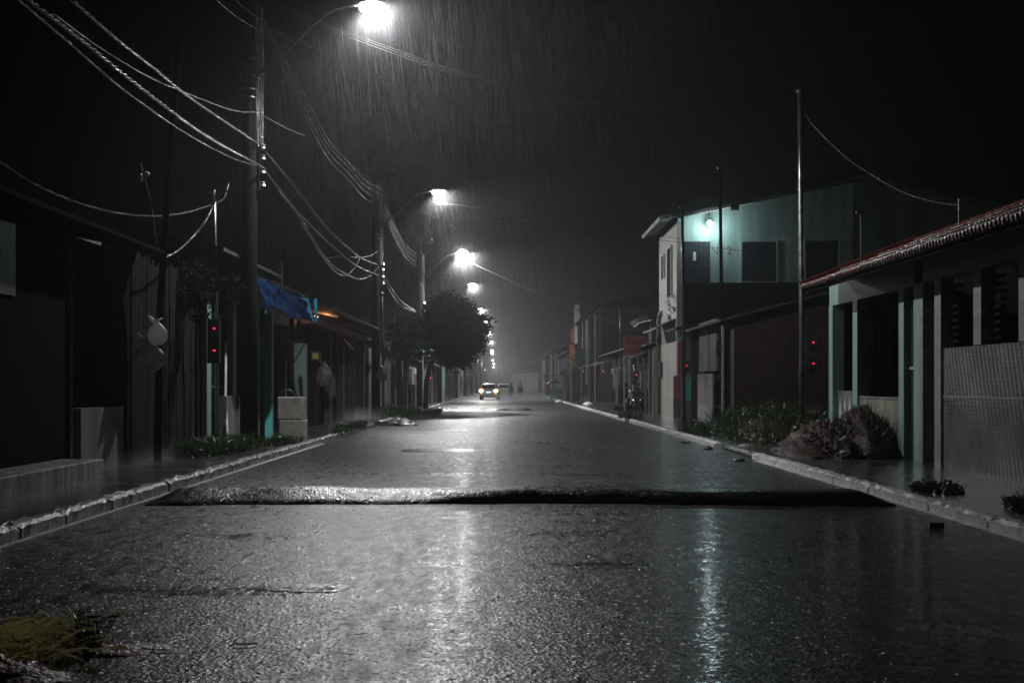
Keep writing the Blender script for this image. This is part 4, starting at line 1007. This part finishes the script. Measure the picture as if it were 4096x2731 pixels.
# ------------------------------------------------------------------ trees and plants
def tree(label, base, cz, rad, n, size, mat, lean=(0,0)):
    t = thing('street_tree', label, 'tree', base)
    b = Vector(base); top = Vector((base[0]+lean[0], base[1]+lean[1], cz))
    MB().tube([b, b+Vector((.03,0,(cz-b.z)*.35)), b+Vector((.1+lean[0]*.12,lean[1]*.2,(cz-b.z)*.58)), top], [.14,.12,.1,.05], 9).build('trunk', M['bark'], t, smooth=True)
    m = MB()
    for k in range(7):
        a = k*.9; s = b.lerp(top,.55+.05*k); e = top+Vector((rad[0]*.7*math.cos(a), rad[1]*.7*math.sin(a), rad[2]*rng.uniform(-.3,.6))); m.tube([s, s.lerp(e,.5)+Vector((0,0,.15)), e], [.06,.04,.015], 6)
    m.build('limbs', M['bark'], t, smooth=True)
    m = MB()
    for k in range(9):
        d = Vector((rng.gauss(0,1), rng.gauss(0,1), rng.gauss(0,1))).normalized()
        leaves(m, top+Vector((d.x*rad[0]*.6, d.y*rad[1]*.6, d.z*rad[2]*.6)), (rad[0]*.5,rad[1]*.5,rad[2]*.45), n//14, size, 14)
    leaves(m, top, (rad[0]*.8,rad[1]*.8,rad[2]*.8), n//3, size, 14)
    m.build('crown', M[mat], t)
    return t
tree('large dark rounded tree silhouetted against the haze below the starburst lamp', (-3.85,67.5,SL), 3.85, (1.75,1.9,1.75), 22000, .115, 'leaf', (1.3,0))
tree('smaller leafy green tree between the second and third poles', (-4.6,63,SL), 3.3, (1.25,1.6,1.15), 3200, .09, 'leafgreen', (.1,0))
tree('small green street tree above the yellow gatepost', (5.7,104,SR), 3.1, (.95,1.2,1.0), 1500, .1, 'leafgreen', (-.1,0))
t = thing('garden_bush', 'overhanging dark bush with wet glinting leaves behind the leaning post', 'bush', W(440,780,23.5))
m = MB()
for x, y, r in ((425,640,.35),(470,655,.35),(505,668,.28),(400,690,.3),(445,715,.3),(415,625,.25)): leaves(m, W(x,y,23.7)+Vector((.1,0,0)), (r,r,r*.8), 170, .055, 9, droop=.5)
m.build('foliage', M['leaf'], t)
MB().tube([(-5.3,24,SL),(-5.3,24,1.5),W(450,690,23.8),W(470,640,23.8)], [.04,.035,.025,.01], 7).build('stem', M['bark'], t)
t = thing('potted_plant', 'broad leaved potted plant at the foot of the teal pillar', 'plant', G(482,1010,SL))
c = G(482,1010,SL)
MB().lathe((c.x,c.y,SL), [(.1,0),(.14,.2),(.15,.22),(.13,.22)], 14).build('pot', M['clay'], t, smooth=True)
m = MB(); leaves(m, (c.x,c.y,.65), (.15,.15,.28), 90, .09, 6); m.build('foliage', M['leafgreen'], t)
weeds('weeds', (-4.95,24.2,SL), .55, 2.6, .3, 900, 'dense wet weeds around the foot of the nearest utility pole')
weeds('weeds', (-4.3,26.9,SL), .35, .8, .2, 250, 'low weeds at the kerb beside the stacked beige blocks')
weeds('weeds', (-4.0,36,SL), .25, 3.5, .22, 350, 'straggling weeds along the kerb before the plank shack')
weeds('weeds', (-4.1,53,SL), .8, 4, .5, 500, 'tall weeds around the second pole')
weeds('weeds', (-3.5,62,0), .7, 2.5, .3, 260, 'patch of weeds spilling on the road below the green tree')
weeds('weeds', (4.75,34.2,SR), .45, 2.2, .35, 420, 'weeds breaking through the kerb opposite the stacked blocks')
weeds('weeds', (4.5,50,SR), .4, 2.4, .3, 220, 'weed tuft on the kerb before the two storey house')
weeds('weeds', (5.4,12.6,SR), .75, 1.3, .14, 900, 'low creeping weeds behind the pale kerb stones near the grey wall')
weeds('weeds', (4.75,15.3,SR), .25, .5, .12, 160, 'small weed cluster at the kerb joint by the end of the speed bump')
weeds('weeds', (5.25,11.3,SR), .35, .5, .38, 500, 'taller dark weeds on the wet pavement by the grey wall')
# overgrown heap on the empty plot
t = thing('overgrown_heap', 'large heap of wild grass and weeds on the empty plot by the brick wall', 'bushes', (5.9,29.5,SR))
m = MB()
blades(m, (6.4,33,SR), 1.6, 3.5, 1500, .5, .01, .7, mound=.45)
blades(m, (5.55,29.5,SR), .95, 2.6, 900, .25, .008, .9, mound=.45)
for _ in range(150):
    gx, gy = rng.gauss(5.7,.5), rng.gauss(29.8,1.5)
    leaves(m, (gx, gy, SR+.1+.6*math.exp(-((gx-5.8)/.6)**2-((gy-30)/2)**2)*rng.uniform(.3,1)), (.17,.22,.15), 30, .04, 6)
m.build('foliage', M['weed'], t)
MB().ball((5.7,29.6,SR), .75, 20, 10, .12, sc=(1.1,2.3,.6)).build('soil', M['earth'], t, smooth=True)
# dirt mound
def heap(m, c, rx, ry, h, n=26, k=12, jit=.09, seed=1, steep=1.0):
    q = random.Random(seed); o = len(m.v); vs = [(c[0],c[1],c[2]+h)]
    for i in range(1,k+1):
        s = i/k
        for j in range(n):
            a = 2*math.pi*j/n
            z = h*(1-s**(1.6*steep))*(1+jit*2*q.uniform(-1,1))
            f = 1+.12*math.sin(3*a+seed)+q.uniform(-jit,jit)
            vs.append((c[0]+rx*s*f*math.cos(a), c[1]+ry*s*f*math.sin(a), c[2]+z-(.03 if i == k else 0)))
    fs = [(0,1+j,1+(j+1)%n) for j in range(n)]
    for i in range(k-1):
        for j in range(n): fs.append((1+i*n+j, 1+(i+1)*n+j, 1+(i+1)*n+(j+1)%n, 1+i*n+(j+1)%n))
    m.add(vs, fs)
t = thing('dirt_mound', 'dark wet mound of brown earth and roots heaped on the pavement', 'dirt mound', (5.6,22.6,SR))
m = MB(); heap(m, (5.95,23.3,SR), .5, 1.5, .72, 34, 16, .1, 2, 1.4); heap(m, (5.5,24.0,SR), .75, 2.2, .5, 38, 16, .12, 5, .9)
heap(m, (5.1,23.6,SR), .6, 1.6, .22, 30, 10, .14, 8)
m.build('earth', M['earth'], t, smooth=True)
m = MB()
for _ in range(1100):
    a = rng.uniform(0,6.3); r = rng.random()**.5
    x, y = 5.65+.75*r*math.cos(a), 23.6+1.9*r*math.sin(a); z = SR+.55*(1-r*r)*rng.uniform(.6,1.1)+.02
    s = .01+.026*rng.random()**3; m.ball((x,y,z), s, 6, 4, .45)
m.build('clods', M['earth'], t)
m = MB(); blades(m, (5.95,23.2,SR+.3), .45, 1.1, 420, .28, .006, .9, mound=.35); m.build('roots', M['bark'], t)
c = W(1933,1017,22.0)
o = MB().tube([c+Vector((-.05,-.1,0)), c+Vector((.12,.25,.05))], .055, 12)
tag(o.build('cut_log', M['stone']), 'short cut log end showing pale wood on the dirt mound', 'log')
for (x, y, Y, r, lab) in ((1870,1008,24,.05,'small white scrap shining on the slope of the dirt mound'),(1940,1040,21.7,.06,'pale flat scrap lying below the cut log'),(1712,1030,26.8,.14,'rounded pale stone by the broken kerb end'),(1905,982,26.5,.12,'pale broken pot rim at the foot of the far teal pillar')):
    p = W(x,y,Y); tag(MB().ball(p, r, 12, 8, .12, sc=(1.2,1,.7)).build('rubble_stone', M['stone'], smooth=True), lab, 'stone')
for x, y, lab in ((1575,1012,'broken kerb lump before the weeds'),(1625,1026,'broken kerb lump nearest the overgrown heap'),(1700,1052,'loose kerb chunk on the road by the rounded stone'),(1940,1058+30,'flat pale shard on the pavement before the dirt mound')):
    p = G(x,y+4,.02); m = MB(); m.ball((p.x,p.y,.03), .075, 10, 7, .2, sc=(1.4,1.2,.6)); tag(m.build('kerb_chunk', M['kerb_dark'], smooth=False), lab, 'rubble')
# small things on the road
p = G(2158,1208,.03)
t = thing('tin_can', 'empty brown can lying on its side in the gutter', 'can', p)
m = MB(); m.tube([p+Vector((-.09,0,.005)), p+Vector((.03,-.02,.005))], .03, 12, cap=False); m.tube([p+Vector((-.088,0,.005)), p+Vector((-.09,0,.005))], .029, 12); m.build('can_body', M['clay'], t, smooth=True)
MB().tube([p+Vector((.02,-.0183,.005)), p+Vector((.022,-.0187,.005))], .033, 12).build('can_inside', M['rubber'], t)
p = G(230,1416,.03); tag(MB().tube([p+Vector((-.1,0,0)),p,p+Vector((.09,.03,0))], [.008,.011,.007], 6).build('stick', M['sack']), 'thin reddish stick lying on the dark wet road', 'stick')
p = G(560,1358+120,.03); tag(MB().tube([p+Vector((-.06,0,0)),p,p+Vector((.06,.02,0))], [.004,.006,.004], 6).build('stick', M['straw']), 'tiny straw coloured twig on the road near the grass clump', 'stick')
t = thing('wet_sack', 'flattened brown sack lying at the road edge by the second pole', 'sack', G(920,977,.0))
p = G(920,977,0.0); m = MB(); heap(m, (p.x,p.y,.0), .62, .8, .22, 30, 9, .1, 4); m.build('cloth', M['sack'], t, smooth=True)
for x, y, s, mt, lab in ((1350,932,.3,'plastic','white torn rubbish bag on the kerb near the motorcycle'),(1229,918,.28,'plasticgrey','dark rubbish bag on the road beyond the two walkers'),(1284,925,.26,'plastic','small white bag on the road in front of the green cart'),(978,935,.3,'sack','orange brown bag under the trees'),(1008,944,.22,'plasticgrey','dark rag on the road below the dark tree')):
    p = G(x,y,.03); bag('rubbish_bag', mt, (p.x,p.y,s*.5), s, s*.5, lab, False)
# clump of cut grass and clay at the near road edge
t = thing('grass_clump', 'clump of uprooted yellow green grass on reddish clay in the gutter', 'grass clump', (-2.25,6.2,0))
m = MB(); heap(m, (-2.35,5.95,.0), .55, .35, .1, 30, 10, .12, 3); heap(m, (-1.85,6.5,.0), .5, .22, .035, 26, 8, .15, 6); m.build('clay', M['clay'], t, smooth=True)
m = MB()
for _ in range(520):
    x = rng.gauss(-2.3,.17); y = rng.gauss(6.3,.16); z = rng.uniform(.02,.16)
    d = Vector((rng.gauss(.5,.5), rng.gauss(0,.35), rng.gauss(0,.12))).normalized()*rng.uniform(.08,.22); k = Vector((0,.004,.004))
    a = Vector((x,y,z)); m.add([a-k,a+k,a+d*.6+k+Vector((0,0,.01)),a+d*.6-k+Vector((0,0,.01)),a+d-Vector((0,0,.015))],[(0,1,2,3),(3,2,4)])
m.build('cut_blades', M['straw'], t)
m = MB(); blades(m, (-1.98,6.5,.02), .1, .1, 110, .2, .004, .5); blades(m, (-2.4,6.6,.05), .3, .1, 60, .18, .004, .5); m.build('green_blades', M['weed'], t)

# ------------------------------------------------------------------ vehicles
def car(label, loc, rz, paint, lit):
    t = thing('parked_car', label, 'car', loc, rz=rz)      # local: rear at y=0 facing -Y, length along +Y
    st = [(0,.62,.35,.78),(.06,.74,.26,.95),(.25,.79,.22,1.0),(.9,.81,.22,.99),(2.6,.81,.22,.97),(3.4,.78,.24,.86),(3.75,.66,.3,.7)]
    m = MB(); n = 12
    for y, w, z0, z1 in st:
        for k in range(n):
            a = 2*math.pi*k/n+math.pi/n; c, s = math.cos(a), math.sin(a)
            m.v.append((w*abs(c)**.4*(1 if c > 0 else -1), y, (z0+z1)/2+(z1-z0)/2*abs(s)**.45*(1 if s > 0 else -1)))
    for i in range(len(st)-1):
        for k in range(n): m.f.append((i*n+k,i*n+(k+1)%n,(i+1)*n+(k+1)%n,(i+1)*n+k)); m.mi.append(0)
    m.f += [tuple(range(n)), tuple((len(st)-1)*n+k for k in range(n))]; m.mi += [0,0]
    cab = [(.12,.72,.95),(.5,.6,1.36),(1.0,.6,1.42),(1.7,.6,1.4),(2.6,.7,.95)]
    o = len(m.v)
    for y, w, z in cab: m.v += [(-w,y,z-.02 if z > 1 else z),(-w*.8,y,z),(w*.8,y,z),(w,y,z-.02 if z > 1 else z)]
    for i in range(4):
        for k in range(3): m.f.append((o+i*4+k,o+i*4+k+1,o+i*4+5+k,o+i*4+4+k)); m.mi.append(0)
    m.f += [(o,o+4,o+8,o+12,o+16),(o+3,o+19,o+15,o+11,o+7)]; m.mi += [0,0]
    m.build('body', M[paint], t, smooth=False)
    MB().add([(-.58,.155,1.0),(.58,.155,1.0),(.5,.455,1.33),(-.5,.455,1.33)],[(0,1,2,3)]).build('rear_window', M['glass'], t)
    for s in (-1,1):
        MB().add([(s*.705,.6,1.0),(s*.705,2.2,1.0),(s*.615,1.65,1.36),(s*.615,.7,1.36)],[(0,1,2,3)]).build('side_window', M['glass'], t)
        for y in (.6,3.05):
            w = MB().lathe((s*.72,y,.29), [(.2,-.09),(.27,-.09),(.29,-.05),(.29,.05),(.27,.09),(.2,.09)], 18, 'x').build('wheel', M['rubber'], t, smooth=True)
            MB().lathe((s*.73,y,.29), [(.19,-.085),(.17,.075),(.05,.08)], 14, 'x').build('rim', M['steel'], w)
        tl = MB().box(*sorted((s*.52,s*.74)),-.01,.2,.72,1.0).build('tail_light', M['tail'] if lit and s < 0 else M['doorred'], t)
        MB().ball((s*.64,-.03,.79), .14, 12, 8, sc=(1.2,.5,.9)).build('lamp', M['indic'] if lit else M['plastic'], tl, smooth=True)
    MB().box(-.74,.74,-.07,.1,.34,.5).build('bumper', M[paint], t, bevel=.03)
    MB().box(-.2,.2,-.03,-.005,.62,.73).build('number_plate', M['plate'] if lit else M['plastic'], t)
    return t
p = G(1122,918.5); car('silver hatchback seen from behind, with glowing red and amber lamps', (p.x,p.y,0), R(-3), 'cargrey', True)
p = G(1158,912.2); car('pale unlit car half lost in the haze past the silver hatchback', (p.x,p.y,0), R(4), 'carpale', False)

# ------------------------------------------------------------------ people
def skinned(name, nodes, edges, mat, parent):
    me = bpy.data.meshes.new(name); me.from_pydata([n[0] for n in nodes], edges, []); me.materials.append(mat)
    o = bpy.data.objects.new(name, me); COL.objects.link(o); o.parent = parent
    sk = o.modifiers.new('s','SKIN'); ly = me.skin_vertices[0].data if me.skin_vertices else None
    if ly is None:
        bm = bmesh.new(); bm.from_mesh(me); bm.verts.layers.skin.verify(); bm.to_mesh(me); bm.free(); ly = me.skin_vertices[0].data
    for i, n in enumerate(nodes): ly[i].radius = (n[1], n[1]*(n[2] if len(n) > 2 else 1)); ly[i].use_root = (i == 0)
    sb = o.modifiers.new('d','SUBSURF'); sb.levels = 1; sb.render_levels = 2
    return o
def person(label, loc, rz, k, top, bottom, hair, longhair, stride, pack=None):
    t = thing('person', label, 'person', loc, rz=rz)       # faces -Y, feet at z=0
    t.scale = (k,k,k)
    s = stride
    N = [((0,0,.92),.125,.8),((0,0,1.12),.11,.75),((0,-.01,1.3),.14,.7),((0,0,1.42),.06),((0,-.02,1.5),.052),((0,-.03,1.58),.085,1.05),((0,-.03,1.66),.088,1.05),((0,-.03,1.72),.06)]
    E = [(0,1),(1,2),(2,3),(3,4),(4,5),(5,6),(6,7)]
    for sd in (-1,1):
        f = s*sd; b = len(N)
        N += [((sd*.09,-.02*f,.85),.09),((sd*.1,-.16*f,.5),.062),((sd*.1,-.16*f+.1*(1 if f < 0 else .2),.1),.04),((sd*.1,-.16*f+.1*(1 if f < 0 else .2)-.04,.045),.035),((sd*.105,-.16*f+.1*(1 if f < 0 else .2)-.17,.03),.028)]
        E += [(0,b),(b,b+1),(b+1,b+2),(b+2,b+3),(b+3,b+4)]
        b = len(N)
        N += [((sd*.17,0,1.37),.055),((sd*.23,.05*f,1.1),.042),((sd*.235,.05*f-.1,.87),.03),((sd*.232,.05*f-.13,.8),.032),((sd*.228,.05*f-.15,.73),.016)]
        E += [(2,b),(b,b+1),(b+1,b+2),(b+2,b+3),(b+3,b+4)]
        h = b+3
        for q in range(3):
            c = len(N); N += [((sd*.228+(-.02+.02*q),.05*f-.15+.012*q,.72-.01*(q == 1)),.009),((sd*.226+(-.02+.02*q),.05*f-.165+.012*q,.68),.007)]; E += [(h,c),(c,c+1)]
        c = len(N); N += [((sd*.205,.05*f-.17,.77),.01),((sd*.2,.05*f-.19,.735),.008)]; E += [(h,c),(c,c+1)]
    body = skinned('body', N, E, M['skin'], t)
    tt = lambda n_, prof, mat, sx=.62: MB().lathe((0,0,0), prof, 18, sx=1, sy=sx).build(n_, mat, t, smooth=True)
    tt('shirt', [(.05,1.45),(.13,1.42),(.2,1.36),(.2,1.25),(.175,1.12),(.17,.98),(.19,.86),(.185,.84)], M[top], .68)
    m = MB()
    for sd in (-1,1):
        f = s*sd; m.tube([(sd*.085,0,.95),(sd*.095,-.07*f,.72),(sd*.1,-.13*f,.55)], [.125,.105,.095], 14, cap=False)
        
    m.build('shorts' if bottom != 'navy' else 'trousers', M[bottom], t, smooth=True)
    if bottom == 'navy':
        pass
    m = MB(); m.ball((0,-.02,1.665), .112, 16, 10, .02, sc=(.95,1.05,1.05))
    for i, v in enumerate(m.v):
        if v[1] < -.075 and v[2] < 1.71: m.v[i] = (v[0], -.06, v[2])
    if longhair: m.tube([(0,.05,1.68),(0,.09,1.5),(0,.1,1.32),(0,.1,1.18)], [.1,.11,.1,.04], 12); m.tube([(.09,.0,1.62),(.1,.0,1.45),(.09,-.03,1.28)], [.04,.045,.015], 8); m.tube([(-.09,.0,1.62),(-.1,.0,1.45),(-.09,-.03,1.28)], [.04,.045,.015], 8)
    m.build('hair', M[hair], t, smooth=True)
    MB().ball((-.035,-.125,1.62), .012, 8, 6).ball((.035,-.125,1.62), .012, 8, 6).build('eyes', M['rubber'], t)
    MB().add([(-.014,-.12,1.575),(.014,-.12,1.575),(0,-.145,1.58),(0,-.122,1.62)],[(0,1,2),(0,2,3),(1,3,2)]).build('nose', M['skin'], t)
    if pack:
        m = MB(); m.ball((0,-.15,1.2), .13, 12, 8, sc=(.75,.25,1.25)); m.build('undershirt', M[pack], t, smooth=True)
        MB().ball((.22,.02,1.05), .12, 10, 8, .05, sc=(.5,.9,1.3)).build('shoulder_bag', M['navy'], t, smooth=True)
    return t
p = G(1174,918.5); person('person with long dark hair in a teal top walking in the rain', (p.x,p.y,0), R(8), .80, 'tealtop','khaki','hair',True,.7)
p = G(1195,918.5); person('taller person in dark clothes with a blue and white shirt front', (p.x,p.y,0), R(-6), .90, 'navy','navy','hair',False,-.8,'shirt')
# green cart under an umbrella
p = G(1275,919.5)
t = thing('street_cart', 'green handcart under a dim teal umbrella at the roadside', 'cart', (p.x,p.y,0))
m = MB(); m.box(p.x-.42,p.x+.42,p.y-.3,p.y+.3,.22,.86); m.build('body', M['binGreen'], t, bevel=.04)
MB().box(p.x-.46,p.x+.46,p.y-.34,p.y+.34,.862,.92).build('counter', M['tealdark'], t)
for x in (-.3,.3): MB().lathe((p.x+x,p.y-.33,.16), [(.05,-.03),(.16,-.03),(.16,.03),(.05,.03)], 14, 'y').build('wheel', M['rubber'], t)
tp = MB().tube([(p.x-.1,p.y,.9),(p.x-.1,p.y,1.75)], .025, 8).build('umbrella_pole', M['steel'], t)
MB().lathe((p.x-.1,p.y,1.4), [(.62,0),(.5,.14),(.25,.27),(.02,.34)], 10).build('umbrella', M['umbr'], tp)

# ------------------------------------------------------------------ rain: drops stretched into the trails of their fall
m = MB(); q = random.Random(11)
def streaks(n, bx, by, bz, L, w, soft=False):
    for _ in range(n):
        if soft: p = Vector((q.gauss(*bx), q.gauss(*by), bz[1]-(bz[1]-bz[0])*q.random()**1.3))
        else: p = Vector((q.uniform(*bx), q.uniform(*by), q.uniform(*bz)))
        l = q.uniform(*L)
        d = Vector((.11+q.gauss(0,.008), .02+q.gauss(0,.01), -1))*l; k = Vector((w,0,0))
        m.add([p-k,p+k,p+d+k*.6,p+d-k*.6], [(0,1,2,3)])
streaks(2600, (-1.4,2.3), (26,2.8), (3.2,8.3), (.35,.6), .0013, True)
streaks(700, (-2.2,.5), (51,2.5), (4.5,8.3), (.3,.5), .0022, True)
streaks(1800, (-5,4), (16,60), (.2,8), (.2,.4), .0008)
stuff(m.build('rain', M['rain']))

# low spray thrown up where the rain strikes, and mist balls added round the lamps to imitate lens bloom
def mistmat(name, d, g=.3):
    m, t, N, L, P = nt(name); N.remove(P)
    v = N.new('ShaderNodeVolumeScatter'); v.inputs['Density'].default_value = d; v.inputs['Anisotropy'].default_value = g
    L.new(v.outputs[0], N['Material Output'].inputs['Volume']); m.cycles.homogeneous_volume = True; m.cycles.volume_sampling = 'EQUIANGULAR'
    return m
def soft_mist(name, d, p):
    mm = mistmat(name, .0, .3); mm.cycles.homogeneous_volume = False
    t_, v_ = mm.node_tree, [n for n in mm.node_tree.nodes if n.type == 'VOLUME_SCATTER'][0]
    tc_ = t_.nodes.new('ShaderNodeTexCoord'); gr_ = t_.nodes.new('ShaderNodeTexGradient'); gr_.gradient_type = 'SPHERICAL'
    pw_ = t_.nodes.new('ShaderNodeMath'); pw_.operation = 'POWER'; pw_.inputs[1].default_value = p
    ml_ = t_.nodes.new('ShaderNodeMath'); ml_.operation = 'MULTIPLY'; ml_.inputs[1].default_value = d
    t_.links.new(tc_.outputs['Object'], gr_.inputs[0]); t_.links.new(gr_.outputs['Fac'], pw_.inputs[0]); t_.links.new(pw_.outputs[0], ml_.inputs[0]); t_.links.new(ml_.outputs[0], v_.inputs['Density'])
    return mm
spray = MB().ball((0,0,0), 1, 20, 12).build('spray_mist', soft_mist('ground_spray', .3, 1.6)); first = True
for x, y, Y, rx, ry, rz in ((815,962,46.5,1.3,5,.55),(1590,950,56,1.2,5,.7),(1380,922,98,1.6,10,.8),(1190,917,112,4,11,.8),(985,920,105,2,10,.8),(330,1050,21,.7,3,.3),(1700,960,40,.8,3,.5)):
    p = W(x,y,Y); o = spray if first else spray.copy()
    if not first: COL.objects.link(o)
    first = False; o.location = (p.x,p.y,.1); o.scale = (rx,ry,rz); stuff(o)
mm = soft_mist('lamp_bloom', .05, 2.5)
ball = MB().ball((0,0,0), 1, 16, 10).build('lamp_bloom', mm)
for i, (X, Y, o) in enumerate(POLES[:8]):
    g = ball if i == 0 else ball.copy()
    if i: COL.objects.link(g)
    r = 1.9 if i == 2 else 1.3
    g.location = (X+2.3,Y,8.26); g.scale = (r,r,r); stuff(g)

# ------------------------------------------------------------------ world: dark wet haze
wd = bpy.data.worlds.new('World'); S.world = wd; wd.use_nodes = True
N, L = wd.node_tree.nodes, wd.node_tree.links
bg = N['Background']; bg.inputs['Color'].default_value = (.5,.55,.7,1); bg.inputs['Strength'].default_value = .0003
vs = N.new('ShaderNodeVolumeScatter'); vs.inputs['Color'].default_value = (.97,.98,1,1); vs.inputs['Density'].default_value = .0012; vs.inputs['Anisotropy'].default_value = .74
L.new(vs.outputs[0], N['World Output'].inputs['Volume'])
wd.cycles.homogeneous_volume = True; wd.cycles.volume_sampling = 'EQUIANGULAR'

# ------------------------------------------------------------------ camera
cd = bpy.data.cameras.new('camera'); co = bpy.data.objects.new('camera', cd); COL.objects.link(co)
co.location = (0,0,H); co.rotation_euler = (R(90),0,0)
cd.sensor_width = 36; cd.lens = F/2352*36; cd.shift_x = (1176-CX)/2352; cd.shift_y = (CY-784)/2352
cd.clip_end = 3000; cd.clip_start = .05
cd.dof.use_dof = True; cd.dof.focus_distance = 13; cd.dof.aperture_fstop = 5.6
S.camera = co
for o in bpy.data.objects:
    if '_org' in o: del o['_org']
S.view_settings.view_transform = 'Standard'; S.view_settings.look = 'None'; S.view_settings.exposure = 0
S.render.engine = 'CYCLES'
c = S.cycles
c.use_denoising = True; c.max_bounces = 4; c.diffuse_bounces = 2; c.glossy_bounces = 2; c.transmission_bounces = 2; c.volume_bounces = 0; c.adaptive_threshold = .02; c.adaptive_min_samples = 24; c.transparent_max_bounces = 6
c.caustics_reflective = False; c.caustics_refractive = False; c.sample_clamp_indirect = 4; c.use_light_tree = True
